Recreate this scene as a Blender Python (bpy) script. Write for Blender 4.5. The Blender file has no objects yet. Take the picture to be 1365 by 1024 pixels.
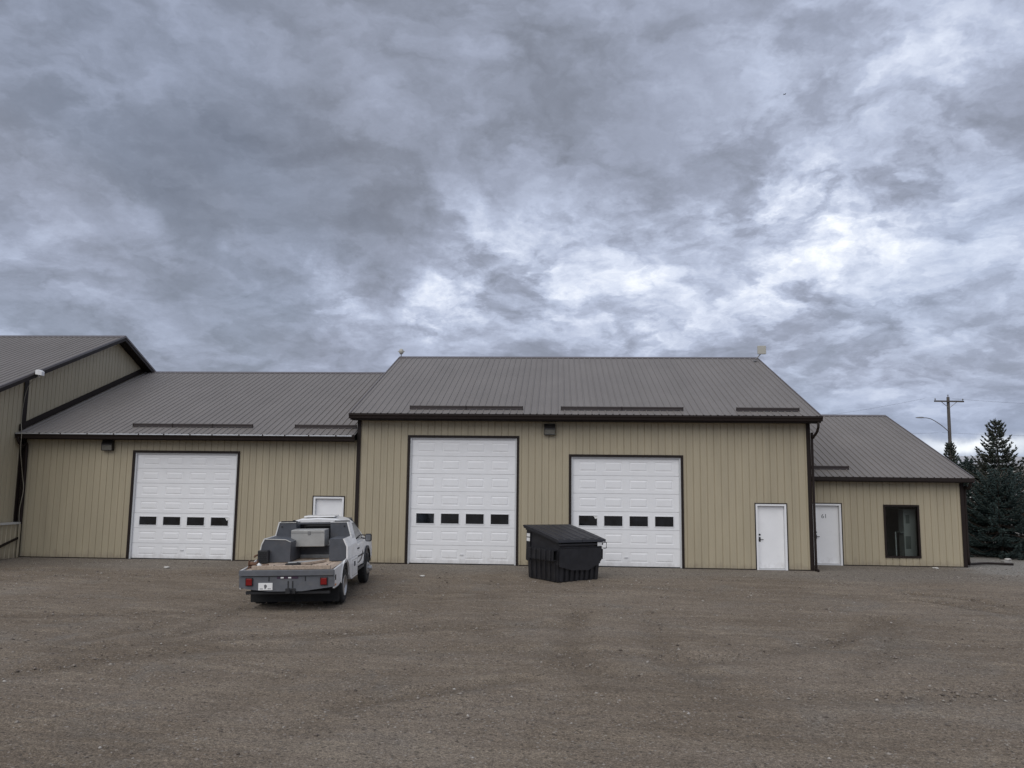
import bpy, math, random
import numpy as np
from mathutils import Vector, Matrix, noise

random.seed(7)
RNG = np.random.default_rng(7)
S = bpy.context.scene
COL = S.collection
PI = math.pi

# ------------------------------------------------------------------ camera
cam_d = bpy.data.cameras.new('camera')
cam = bpy.data.objects.new('camera', cam_d)
COL.objects.link(cam)
S.camera = cam
CAM_R = Vector((0.99838434, 0.05567309, 0.01136766))
CAM_U = Vector((-0.00441096, -0.12351868, 0.99233244))
CAM_F = Vector((-0.05665033, 0.99077931, 0.12307354))
CAM_P = Vector((0.0, -27.387, 2.674))
M = Matrix.Identity(4)
for i in range(3):
    M[i][0] = CAM_R[i]; M[i][1] = CAM_U[i]; M[i][2] = -CAM_F[i]; M[i][3] = CAM_P[i]
cam.matrix_world = M
cam_d.sensor_fit = 'HORIZONTAL'
cam_d.sensor_width = 36.0
cam_d.lens = 1080.0 / 1365.0 * 36.0
cam_d.clip_start = 0.1
cam_d.clip_end = 5000.0

# ------------------------------------------------------------------ render settings
S.render.engine = 'CYCLES'
S.cycles.use_denoising = True
try:
    S.cycles.denoiser = 'OPENIMAGEDENOISE'
    S.cycles.denoising_input_passes = 'RGB_ALBEDO_NORMAL'
    S.cycles.denoising_prefilter = 'ACCURATE'
except Exception:
    pass
S.cycles.max_bounces = 6
S.cycles.diffuse_bounces = 3
S.cycles.glossy_bounces = 3
S.cycles.transparent_max_bounces = 12
S.view_settings.view_transform = 'Standard'
S.view_settings.look = 'None'
S.view_settings.gamma = 1.0
S.view_settings.use_curve_mapping = False
S.view_settings.exposure = 0.55

# ------------------------------------------------------------------ world: broken overcast
SUN_EL, SUN_AZ = math.radians(48), math.radians(200)   # azimuth measured from +Y towards +X
world = bpy.data.worlds.new('World')
S.world = world
world.use_nodes = True
wt = world.node_tree
wt.nodes.clear()


class NG:
    """tiny node-expression helper"""
    def __init__(self, tree):
        self.t = tree

    def n(self, typ, **kw):
        nd = self.t.nodes.new(typ)
        for k, v in kw.items():
            setattr(nd, k, v)
        return nd

    def put(self, sock, v):
        if isinstance(v, bpy.types.NodeSocket):
            self.t.links.new(v, sock)
        elif v is not None:
            sock.default_value = v

    def m(self, op, a, b=None, c=None, clamp=False):
        nd = self.n('ShaderNodeMath', operation=op)
        nd.use_clamp = clamp
        self.put(nd.inputs[0], a)
        if b is not None: self.put(nd.inputs[1], b)
        if c is not None: self.put(nd.inputs[2], c)
        return nd.outputs[0]

    def v(self, op, a, b=None, scale=None):
        nd = self.n('ShaderNodeVectorMath', operation=op)
        self.put(nd.inputs[0], a)
        if b is not None: self.put(nd.inputs[1], b)
        if scale is not None: self.put(nd.inputs['Scale'], scale)
        return nd.outputs['Value'] if op in ('DISTANCE', 'LENGTH', 'DOT_PRODUCT') else nd.outputs[0]

    def noise(self, vec, scale, detail=4, rough=0.5, dist=0.0, col=False, lac=2.0):
        nd = self.n('ShaderNodeTexNoise')
        self.put(nd.inputs['Vector'], vec)
        nd.inputs['Scale'].default_value = scale
        nd.inputs['Detail'].default_value = detail
        nd.inputs['Roughness'].default_value = rough
        nd.inputs['Lacunarity'].default_value = lac
        nd.inputs['Distortion'].default_value = dist
        return nd.outputs['Color'] if col else nd.outputs['Fac']

    def ramp(self, fac, stops, interp='LINEAR'):
        nd = self.n('ShaderNodeValToRGB')
        cr = nd.color_ramp
        cr.interpolation = interp
        while len(cr.elements) < len(stops):
            cr.elements.new(0.5)
        for e, (p, c) in zip(cr.elements, stops):
            e.position = p
            e.color = (c[0], c[1], c[2], 1) if not isinstance(c, (int, float)) else (c, c, c, 1)
        self.put(nd.inputs['Fac'], fac)
        return nd.outputs['Color']

    def mix(self, fac, a, b, blend='MIX'):
        nd = self.n('ShaderNodeMix', data_type='RGBA', blend_type=blend)
        self.put(nd.inputs[0], fac)
        for s, v in ((nd.inputs[6], a), (nd.inputs[7], b)):
            if isinstance(v, (tuple, list)) and len(v) == 3: v = (*v, 1)
            self.put(s, v)
        return nd.outputs[2]

    def mapping(self, vec, scale=(1, 1, 1), rot=(0, 0, 0), loc=(0, 0, 0)):
        nd = self.n('ShaderNodeMapping')
        self.put(nd.inputs['Vector'], vec)
        nd.inputs['Scale'].default_value = scale
        nd.inputs['Rotation'].default_value = rot
        nd.inputs['Location'].default_value = loc
        return nd.outputs[0]


g = NG(wt)
# broad dark and bright cloud masses: (direction x, y, z, brightness, angular size)
CLOUDS = [
    (-0.355, 0.873, 0.334, -0.12, 0.139), (-0.232, 0.896, 0.378, -0.10, 0.120), (-0.484, 0.823, 0.299, -0.08, 0.083),
    (-0.419, 0.869, 0.262, -0.09, 0.083), (-0.166, 0.934, 0.317, -0.06, 0.074), (0.108, 0.904, 0.413, -0.10, 0.102),
    (-0.022, 0.879, 0.476, -0.05, 0.111), (-0.516, 0.739, 0.433, -0.06, 0.102), (0.162, 0.917, 0.363, -0.06, 0.065),
    (-0.246, 0.928, 0.279, -0.05, 0.065),
    (-0.146, 0.962, 0.232, 0.21, 0.034), (-0.264, 0.934, 0.239, 0.26, 0.036), (-0.105, 0.974, 0.202, 0.22, 0.030), (-0.215, 0.955, 0.222, 0.16, 0.03),
    (0.077, 0.955, 0.285, 0.15, 0.043), (-0.013, 0.968, 0.252, 0.20, 0.046), (0.253, 0.910, 0.328, 0.15, 0.044),
    (0.316, 0.902, 0.294, 0.12, 0.056), (0.231, 0.929, 0.290, 0.11, 0.046), (-0.453, 0.849, 0.273, 0.14, 0.031),
    (-0.521, 0.826, 0.216, 0.08, 0.065), (0.414, 0.801, 0.433, 0.12, 0.074), (0.414, 0.866, 0.281, 0.12, 0.056),
    (-0.306, 0.842, 0.443, 0.06, 0.056), (-0.492, 0.765, 0.415, 0.07, 0.056), (0.214, 0.875, 0.434, 0.07, 0.102),
    (0.40, 0.86, 0.31, 0.06, 0.26), (-0.40, 0.84, 0.38, -0.075, 0.22), (-0.068, 0.965, 0.254, 0.16, 0.036), (-0.010, 0.975, 0.218, 0.14, 0.036), (0.075, 0.975, 0.212, 0.13, 0.04), (0.182, 0.935, 0.304, 0.15, 0.036),
    (0.295, 0.900, 0.322, 0.16, 0.034), (0.345, 0.895, 0.283, 0.16, 0.036), (-0.385, 0.890, 0.245, 0.12, 0.034), (0.26, 0.935, 0.24, 0.10, 0.05),
    (0.140, 0.965, 0.223, 0.12, 0.065), (0.379, 0.905, 0.192, 0.06, 0.083), (-0.095, 0.956, 0.277, 0.10, 0.056),
]
tc = g.n('ShaderNodeTexCoord')
D = g.v('NORMALIZE', tc.outputs['Generated'])
sep = g.n('ShaderNodeSeparateXYZ'); g.put(sep.inputs[0], D)
dz = g.m('ADD', g.m('MAXIMUM', sep.outputs[2], 0.0), 0.30)
cmb = g.n('ShaderNodeCombineXYZ')
g.put(cmb.inputs[0], g.m('DIVIDE', sep.outputs[0], dz))
g.put(cmb.inputs[1], g.m('DIVIDE', sep.outputs[1], dz))
P = cmb.outputs[0]
warp = g.v('SUBTRACT', g.noise(D, 4.0, 3, 0.5, col=True), (0.5, 0.5, 0.5))
warp2 = g.v('SUBTRACT', g.noise(D, 15.0, 6, 0.65, col=True), (0.5, 0.5, 0.5))
DW = g.v('ADD', g.v('ADD', D, g.v('SCALE', warp, scale=0.13)), g.v('SCALE', warp2, scale=0.12))
acc = None
for (x, y, z, a, s) in CLOUDS:
    d = g.v('DISTANCE', DW, (x, y, z))
    d = g.m('MULTIPLY', d, 0.85 / s)
    e = g.m('MULTIPLY', g.m('EXPONENT', g.m('MULTIPLY', g.m('MULTIPLY', d, d), -1.0)), a)
    acc = e if acc is None else g.m('ADD', acc, e)
PR = g.mapping(P, scale=(1.0, 0.8, 1.0), rot=(0, 0, math.radians(28)))
w3 = g.v('SCALE', g.v('SUBTRACT', g.noise(P, 2.6, 6, 0.62, col=True), (0.5, 0.5, 0.5)), scale=0.50)
PW_ = g.v('ADD', P, w3)
# wind-drawn streaks recede towards the right of the horizon; tufts flatten with distance
ST = g.mapping(g.mapping(PW_, rot=(0, 0, math.radians(24))), scale=(1.0, 0.66, 1.0))
c = lambda n, a: g.m('MULTIPLY', g.m('SUBTRACT', n, 0.5), a)


def crisp(n, lo, hi):
    nd = g.n('ShaderNodeMapRange', interpolation_type='SMOOTHSTEP')
    g.put(nd.inputs['Value'], n)
    nd.inputs['From Min'].default_value = lo
    nd.inputs['From Max'].default_value = hi
    return nd.outputs[0]


n1 = g.noise(ST, 2.2, 4, 0.5)
n2 = g.noise(ST, 5.5, 7, 0.56, 0.2)
n3 = crisp(g.noise(PW_, 4.6, 8, 0.55, 0.15), 0.36, 0.66)
n4 = crisp(g.noise(g.v('ADD', P, g.v('SCALE', w3, scale=0.5)), 11.0, 7, 0.56), 0.34, 0.68)
tex = g.m('ADD', g.m('ADD', c(n1, 0.50), c(n2, 0.36)), g.m('ADD', c(n3, 0.20), c(n4, 0.125)))
contrast = g.m('ADD', g.m('ADD', 0.82, g.m('MULTIPLY', g.m('MAXIMUM', acc, 0.0), 3.6)), g.m('MULTIPLY', g.m('MINIMUM', acc, 0.0), 1.4))
val = g.m('ADD', g.m('ADD', 0.345, g.m('MULTIPLY', acc, 0.76)), g.m('MULTIPLY', tex, g.m('MULTIPLY', contrast, 0.84)))
cloud = g.ramp(val, [(0.05, (0.110, 0.121, 0.150)), (0.18, (0.164, 0.182, 0.228)), (0.32, (0.240, 0.267, 0.342)), (0.46, (0.345, 0.386, 0.490)),
                     (0.62, (0.490, 0.532, 0.63)), (0.82, (0.69, 0.715, 0.75)), (1.0, (0.86, 0.87, 0.85))])
# thin high blue gaps
gap = g.m('MULTIPLY', g.m('SUBTRACT', g.noise(PR, 0.9, 4, 0.5, 0.3), 0.52), 2.2, clamp=True)
sky = g.n('ShaderNodeTexSky', sky_type='NISHITA')
sky.sun_disc = False
sky.sun_elevation = SUN_EL
sky.sun_rotation = SUN_AZ
sky.air_density = 1.0
sky.dust_density = 1.0
cl10 = g.v('SCALE', cloud, scale=10.0)
col = g.mix(g.m('MULTIPLY', gap, 0.35), cl10, sky.outputs[0])
# low streak of clear bluish air near the horizon with one white sliver of cloud
low = g.m('SUBTRACT', 1.0, g.m('MULTIPLY', g.m('ABSOLUTE', g.m('SUBTRACT', sep.outputs[2], 0.035)), 11.0), clamp=True)
col = g.mix(g.m('MULTIPLY', low, 0.60), col, (2.55, 3.10, 4.25))
sl = g.v('MULTIPLY', g.v('SUBTRACT', g.v('ADD', D, g.v('SCALE', warp2, scale=0.035)), (0.449, 0.893, 0.0475)), (19.0, 19.0, 120.0))
sl2 = g.v('LENGTH', sl)
sliver = g.m('EXPONENT', g.m('MULTIPLY', g.m('MULTIPLY', sl2, sl2), -1.0))
col = g.mix(g.m('MULTIPLY', sliver, 0.85, clamp=True), col, (7.6, 7.9, 8.1))
bg = g.n('ShaderNodeBackground')
g.put(bg.inputs['Color'], col)
bg.inputs['Strength'].default_value = 0.1
wo = g.n('ShaderNodeOutputWorld')
wt.links.new(bg.outputs[0], wo.inputs['Surface'])

# ------------------------------------------------------------------ soft overcast sun
sd = bpy.data.lights.new('sun', 'SUN')
sd.energy = 1.2
sd.angle = math.radians(70)
sd.color = (1.0, 0.96, 0.90)
so = bpy.data.objects.new('sun', sd)
COL.objects.link(so)
so.location = (0, -30, 40)
sv = Vector((math.sin(SUN_AZ) * math.cos(SUN_EL), math.cos(SUN_AZ) * math.cos(SUN_EL), math.sin(SUN_EL)))
so.rotation_euler = sv.to_track_quat('Z', 'Y').to_euler()


# ------------------------------------------------------------------ mesh helpers
class MB:
    def __init__(self):
        self.v = []
        self.f = []

    def add(self, verts, faces):
        o = len(self.v)
        self.v += [tuple(p) for p in verts]
        self.f += [tuple(i + o for i in f) for f in faces]
        return self

    def quad(self, a, b, c, d):
        return self.add([a, b, c, d], [(0, 1, 2, 3)])

    def box(self, x0, x1, y0, y1, z0, z1):
        v = [(x0, y0, z0), (x1, y0, z0), (x1, y1, z0), (x0, y1, z0), (x0, y0, z1), (x1, y0, z1), (x1, y1, z1), (x0, y1, z1)]
        return self.add(v, [(0, 3, 2, 1), (4, 5, 6, 7), (0, 1, 5, 4), (1, 2, 6, 5), (2, 3, 7, 6), (3, 0, 4, 7)])

    def cbox(self, x0, x1, y0, y1, z0, z1, c):
        """box with chamfered vertical and horizontal edges"""
        secs = []
        for z, i in ((z0, c), (z0 + c, 0), (z1 - c, 0), (z1, c)):
            a0, a1, b0, b1 = x0 + i, x1 - i, y0 + i, y1 - i
            secs.append([(a0 + c, b0, z), (a1 - c, b0, z), (a1, b0 + c, z), (a1, b1 - c, z),
                         (a1 - c, b1, z), (a0 + c, b1, z), (a0, b1 - c, z), (a0, b0 + c, z)])
        return self.loft(secs)

    def loft(self, secs, cap=True, closed=True):
        n = len(secs[0])
        v = [p for s in secs for p in s]
        f = []
        for i in range(len(secs) - 1):
            for j in range(n if closed else n - 1):
                k = (j + 1) % n
                f.append((i * n + j, i * n + k, (i + 1) * n + k, (i + 1) * n + j))
        if cap:
            f.append(tuple(range(n))[::-1])
            f.append(tuple(range((len(secs) - 1) * n, len(secs) * n)))
        return self.add(v, f)

    def prism(self, poly, axis, a, b):
        """poly: 2D points; axis 'x': (y,z), 'y': (x,z), 'z': (x,y)"""
        def mk(p, t):
            return {'x': (t, p[0], p[1]), 'y': (p[0], t, p[1]), 'z': (p[0], p[1], t)}[axis]
        return self.loft([[mk(p, a) for p in poly], [mk(p, b) for p in poly]])

    def tube(self, pts, r, n=8, cap=True):
        pts = [Vector(p) for p in pts]
        rs = r if isinstance(r, (list, tuple)) else [r] * len(pts)
        secs = []
        for i, p in enumerate(pts):
            t = (pts[min(i + 1, len(pts) - 1)] - pts[max(i - 1, 0)]).normalized()
            a = Vector((0, 0, 1)) if abs(t.z) < 0.9 else Vector((0, 1, 0))
            u = t.cross(a).normalized(); w = t.cross(u)
            secs.append([tuple(p + (u * math.cos(2 * PI * k / n) + w * math.sin(2 * PI * k / n)) * rs[i]) for k in range(n)])
        return self.loft(secs, cap)

    def lathe_x(self, prof, c, n=28):
        """prof: (x offset, radius) list round the x axis through c"""
        secs = [[(c[0] + px, c[1] + r * math.cos(2 * PI * k / n), c[2] + r * math.sin(2 * PI * k / n)) for k in range(n)] for px, r in prof]
        return self.loft(secs, True)


def obj(name, mb, mat, parent=None, smooth=False, world_coords=False):
    me = bpy.data.meshes.new(name)
    me.from_pydata(mb.v, [], mb.f)
    me.update()
    if mat: me.materials.append(mat)
    if smooth:
        me.shade_smooth()
    o = bpy.data.objects.new(name, me)
    COL.objects.link(o)
    if parent is not None:
        o.parent = parent
        if world_coords:
            o.matrix_parent_inverse = Matrix.Translation(parent.location).inverted()
    return o


def np_obj(name, V, F, mat, parent=None):
    me = bpy.data.meshes.new(name)
    V = np.asarray(V, np.float32); F = np.asarray(F, np.int32)
    me.vertices.add(len(V)); me.vertices.foreach_set('co', V.ravel())
    k = F.shape[1]
    me.loops.add(F.size); me.loops.foreach_set('vertex_index', F.ravel())
    me.polygons.add(len(F)); me.polygons.foreach_set('loop_start', np.arange(0, F.size, k, dtype=np.int32))
    me.update(calc_edges=True)
    if mat: me.materials.append(mat)
    o = bpy.data.objects.new(name, me)
    COL.objects.link(o)
    if parent is not None: o.parent = parent
    return o


def tag(o, label=None, cat=None, group=None, kind=None):
    if label: o['label'] = label
    if cat: o['category'] = cat
    if group: o['group'] = group
    if kind: o['kind'] = kind
    return o


def thing(name, label, cat, loc=(0, 0, 0), rot=(0, 0, 0), group=None):
    o = bpy.data.objects.new(name, None)
    COL.objects.link(o)
    o.location = loc
    o.rotation_euler = rot
    o.empty_display_size = 0.2
    return tag(o, label, cat, group)


# ------------------------------------------------------------------ materials
def mat(name, base, rough=0.6, metal=0.0, var=0.0, vscale=3.0, stretch=(1, 1, 1), tint=None, bump=0.0, bscale=30.0,
        obj_var=0.0, spec=0.5, coat=0.0, grime=0.0, grime_col=(0.12, 0.10, 0.08), gscale=1.5, splash=0.0):
    m = bpy.data.materials.new(name)
    m.use_nodes = True
    t = m.node_tree
    b = t.nodes['Principled BSDF']
    b.inputs['Roughness'].default_value = rough
    b.inputs['Metallic'].default_value = metal
    b.inputs['Specular IOR Level'].default_value = spec
    b.inputs['Coat Weight'].default_value = coat
    h = NG(t)
    c = (*base, 1)
    if var or bump or obj_var or grime:
        tco = h.n('ShaderNodeNewGeometry')
        pos = h.mapping(tco.outputs['Position'], scale=stretch)
        col = None
        if var:
            nz = h.noise(pos, vscale, 6, 0.6)
            lo = tuple(x * (1 - var) for x in base)
            hi = tuple(min(1, x * (1 + var)) for x in (tint or base))
            col = h.ramp(nz, [(0.3, lo), (0.7, hi)])
        if grime:
            gz = h.noise(h.mapping(tco.outputs['Position'], scale=stretch), gscale, 8, 0.68, 0.4)
            gm = h.m('MULTIPLY', h.m('SUBTRACT', gz, 0.52), 4.0, clamp=True)
            col = h.mix(h.m('MULTIPLY', gm, grime), col if col is not None else c, grime_col)
        if splash:
            sz = h.n('ShaderNodeSeparateXYZ'); h.put(sz.inputs[0], tco.outputs['Position'])
            sn = h.noise(h.mapping(tco.outputs['Position'], scale=(1, 1, .6)), 5.0, 6, 0.7)
            sm = h.m('MULTIPLY', h.m('SUBTRACT', h.m('MULTIPLY', sn, 0.85), h.m('ADD', 0.22, h.m('MULTIPLY', sz.outputs[2], .9))), 3.0, clamp=True)
            col = h.mix(h.m('MULTIPLY', sm, splash), col if col is not None else c, (0.20, 0.16, 0.125))
        if obj_var:
            oi = h.n('ShaderNodeObjectInfo')
            k = h.m('ADD', 1.0 - obj_var, h.m('MULTIPLY', oi.outputs['Random'], 2 * obj_var))
            hs = h.n('ShaderNodeHueSaturation')
            h.put(hs.inputs['Color'], col if col is not None else c)
            h.put(hs.inputs['Value'], k)
            col = hs.outputs[0]
        if col is not None:
            h.put(b.inputs['Base Color'], col)
        else:
            b.inputs['Base Color'].default_value = c
        if bump:
            bn = h.n('ShaderNodeBump')
            bn.inputs['Strength'].default_value = bump
            bn.inputs['Distance'].default_value = 0.02
            h.put(bn.inputs['Height'], h.noise(pos, bscale, 4, 0.6))
            h.put(b.inputs['Normal'], bn.outputs[0])
    else:
        b.inputs['Base Color'].default_value = c
    return m


M_TAN = mat('tan_siding_metal', (0.400, 0.348, 0.242), 0.5, var=0.07, vscale=1.6, stretch=(1.4, 1.4, 0.22), obj_var=0.035,
            bump=0.05, bscale=2.2, grime=0.16, grime_col=(0.24, 0.20, 0.14), gscale=0.9, splash=0.6)
M_ROOF = mat('brown_roof_metal', (0.190, 0.174, 0.161), 0.52, spec=0.22, var=0.07, vscale=0.9, stretch=(1, .5, .5), obj_var=0.03, bump=0.06, bscale=1.6)
M_BROWN = mat('dark_brown_trim', (0.019, 0.013, 0.011), 0.55, var=0.12, vscale=4, spec=0.22)
M_SOFFIT = mat('dark_brown_soffit', (0.018, 0.013, 0.011), 0.7, spec=0.2)
M_RAKE = mat('rake_brown', (0.115, 0.10, 0.098), 0.4, var=0.06, vscale=2)
M_LIP = mat('galvanised_lip', (0.55, 0.56, 0.57), 0.38, metal=0.55, var=0.2, vscale=3, stretch=(1, 4, 4))
M_WHITE = mat('white_door_paint', (0.84, 0.845, 0.85), 0.42, var=0.025, vscale=2.2, obj_var=0.012, grime=0.14, grime_col=(0.52, 0.51, 0.48), gscale=2.3, splash=0.35)
M_FRAME = mat('white_frame_paint', (0.80, 0.805, 0.81), 0.4)
M_SEAL = mat('pale_weather_seal', (0.62, 0.63, 0.64), 0.6)
M_PANE = mat('dark_pane', (0.009, 0.011, 0.014), 0.06, var=0.8, vscale=2.2, spec=0.7)
M_BLACKIRON = mat('black_hardware', (0.018, 0.018, 0.018), 0.35)
M_CONC = mat('concrete', (0.30, 0.29, 0.27), 0.9, var=0.2, vscale=9, bump=0.3, bscale=60)
M_ANT = mat('antenna_beige', (0.44, 0.43, 0.38), 0.5)
M_GREYMETAL = mat('grey_metal', (0.25, 0.25, 0.25), 0.45, metal=0.6)
M_LAMPBOX = mat('bronze_lamp_housing', (0.022, 0.019, 0.017), 0.4)
M_LENS = mat('wall_lamp_lens', (0.16, 0.155, 0.135), 0.18, var=0.2, vscale=12)
M_CABLE = mat('pale_cable', (0.36, 0.33, 0.26), 0.6)
M_PAPER = mat('white_sticker', (0.80, 0.80, 0.78), 0.6)
M_DIGIT = mat('dark_digit_paint', (0.14, 0.14, 0.145), 0.5)


# ------------------------------------------------------------------ ground
def smooth(a, b, x):
    t = np.clip((x - a) / (b - a), 0, 1)
    return t * t * (3 - 2 * t)


TRACKS = [  # (points, width, strength)
    ([(0.55, -8.71), (0.29, -10.97), (0.36, -12.88), (0.7, -13.74), (1.25, -14.3), (2.6, -14.9)], .30, 1.0),
    ([(2.02, -9.61), (1.96, -12.43), (2.22, -13.98), (2.9, -15.2)], .32, .7),
    ([(7.23, -8.59), (5.66, -10.75), (4.34, -11.88), (3.37, -12.57), (1.8, -13.2)], .30, .8),
    ([(9.4, -4.6), (10.04, -5.07), (10.64, -5.96), (10.95, -7.21), (11.1, -9.0)], .22, 1.3),
    ([(8.96, -5.81), (9.85, -6.82), (10.55, -7.94), (11.2, -10)], .24, 1.2),
    ([(-7.59, -12.17), (-7.15, -11.26), (-7.29, -9.04), (-7.43, -7.8), (-7.7, -5)], .28, .8),
    ([(-8.9, -13.0), (-8.46, -11.92), (-7.87, -10.03), (-7.87, -6.67)], .26, .6),
    ([(-8.5, -13.2), (-6.9, -12.43), (-5.86, -11.85), (-4.29, -11.25), (-2.17, -10.48), (0.5, -10.2)], .30, .8),
    ([(-14, -10.6), (-11.83, -10.31), (-10.23, -9.95), (-8.15, -9.43)], .30, .6),
    ([(-2.9, -16.1), (-2.33, -15.67), (-1.55, -15.21), (-0.48, -14.47)], .22, .9),
    ([(7.2, -8.6), (6.87, -9.88), (5.95, -12.02), (5.05, -13.21)], .30, .7),
    ([(-4.6, -11.9), (-3.6, -11.02), (-2.87, -9.99), (-2.25, -9.92), (-.6, -9.6)], .26, .7),
    ([(-10.5, -16.5), (-8.48, -15.03), (-6.99, -13.35), (-4.33, -12.6), (-0.56, -12.57), (3.0, -12.9)], .34, .7),
    ([(-1.6, -10.5), (-0.81, -12.11), (1.71, -15.1), (4.93, -14.99), (9, -14.2)], .34, .6),
    ([(-5.2, -19), (-4.0, -14.0), (-3.0, -9.0), (-3.3, -3.0), (-3.4, -.6)], .30, .35),
    ([(-3.6, -19), (-2.3, -14.0), (-1.5, -9.0), (-1.7, -4.0), (-1.8, -.6)], .30, .35),
]


def seg_dist(px, py, pts):
    best = np.full(px.shape, 9e9)
    for (x0, y0), (x1, y1) in zip(pts[:-1], pts[1:]):
        dx, dy = x1 - x0, y1 - y0
        t = np.clip(((px - x0) * dx + (py - y0) * dy) / (dx * dx + dy * dy), 0, 1)
        best = np.minimum(best, np.hypot(px - x0 - t * dx, py - y0 - t * dy))
    return best


def spline(pts, k=6):
    out = []
    n = len(pts)
    for i in range(n - 1):
        p0, p1, p2, p3 = pts[max(i - 1, 0)], pts[i], pts[i + 1], pts[min(i + 2, n - 1)]
        for j in range(k):
            t = j / k
            out.append(tuple(0.5 * (2 * p1[a] + (p2[a] - p0[a]) * t + (2 * p0[a] - 5 * p1[a] + 4 * p2[a] - p3[a]) * t * t
                                    + (3 * p1[a] - p0[a] - 3 * p2[a] + p3[a]) * t ** 3) for a in range(len(p1))))
    out.append(tuple(pts[-1]))
    return out


def vnoise(x, y, seed):
    """smooth value noise"""
    xi = np.floor(x).astype(np.int64); yi = np.floor(y).astype(np.int64)
    fx = x - xi; fy = y - yi
    fx = fx * fx * (3 - 2 * fx); fy = fy * fy * (3 - 2 * fy)

    def hsh(a, b):
        h = (a * 374761393 + b * 668265263 + seed * 1442695041) & 0x7fffffff
        h = ((h ^ (h >> 13)) * 1274126177) & 0x7fffffff
        return ((h ^ (h >> 16)) & 0xffff) / 65535.0
    return (hsh(xi, yi) * (1 - fx) + hsh(xi + 1, yi) * fx) * (1 - fy) + (hsh(xi, yi + 1) * (1 - fx) + hsh(xi + 1, yi + 1) * fx) * fy - 0.5


def ground_base(x, y):
    x = np.asarray(x, float); y = np.asarray(y, float)
    z = 0.02 * np.minimum(y, 0) * np.clip(1.0, 0, 1)
    z = np.maximum(z, -1.0 + 0 * z)
    z = z - 0.05 * np.exp(-((x + 7.3) / 1.0) ** 2 - ((y + 6.3) / 3.2) ** 2) - 0.075 * np.exp(-((x + 6.2) / 3.2) ** 2 - ((y + 6.6) / 4.0) ** 2)
    return z


def ground_z(x, y, tracks=True):
    x = np.asarray(x, float); y = np.asarray(y, float)
    z = ground_base(x, y)
    yard = smooth(-0.2, -1.8, y) + smooth(14.6, 16, x) * smooth(-3, 0, y) * .5
    z = z + np.clip(yard, 0, 1) * (0.045 * vnoise(x * .35, y * .6, 1) + 0.03 * vnoise(x * 1.1, y * 1.6, 2) + 0.014 * vnoise(x * 3.1, y * 3.3, 3)
                                   - 0.075 * np.maximum(0, vnoise(x * .8 + y * .25, y * 3.4 - x * .3, 5) - .27)
                                   - 0.060 * np.maximum(0, vnoise(x * 1.6 - y * .3, y * 5.2 + x * .5, 6) - .30))
    return z


GX = np.concatenate([np.linspace(-900, -60, 12), np.linspace(-50, -24, 14), np.linspace(-23.8, 24, 470), np.linspace(26, 60, 14), np.linspace(90, 1000, 12)])
GY = np.concatenate([np.linspace(-300, -40, 8), np.linspace(-34, -24, 12), np.linspace(-23.5, 4, 460), np.linspace(4.6, 12, 14), np.linspace(14, 60, 12), np.linspace(90, 2500, 14)])
XX, YY = np.meshgrid(GX, GY)
ZZ = ground_z(XX, YY)
wear = np.zeros_like(XX)
for pts, w, s in TRACKS:
    d = seg_dist(XX, YY, spline(pts, 5))
    br = 0.55 + 0.9 * (vnoise(XX * .9, YY * .9, 11) + .5)
    core = np.exp(-(d / w) ** 2) * br
    berm = np.exp(-((d - w * 1.7) / (w * .6)) ** 2) * br
    ZZ += (-0.034 * core + 0.020 * berm) * s
    wear = np.maximum(wear, core * s)
V = np.stack([XX.ravel(), YY.ravel(), ZZ.ravel()], 1)
nx, ny = len(GX), len(GY)
ii, jj = np.meshgrid(np.arange(nx - 1), np.arange(ny - 1))
a = (jj * nx + ii).ravel()
F = np.stack([a, a + 1, a + nx + 1, a + nx], 1)


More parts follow.
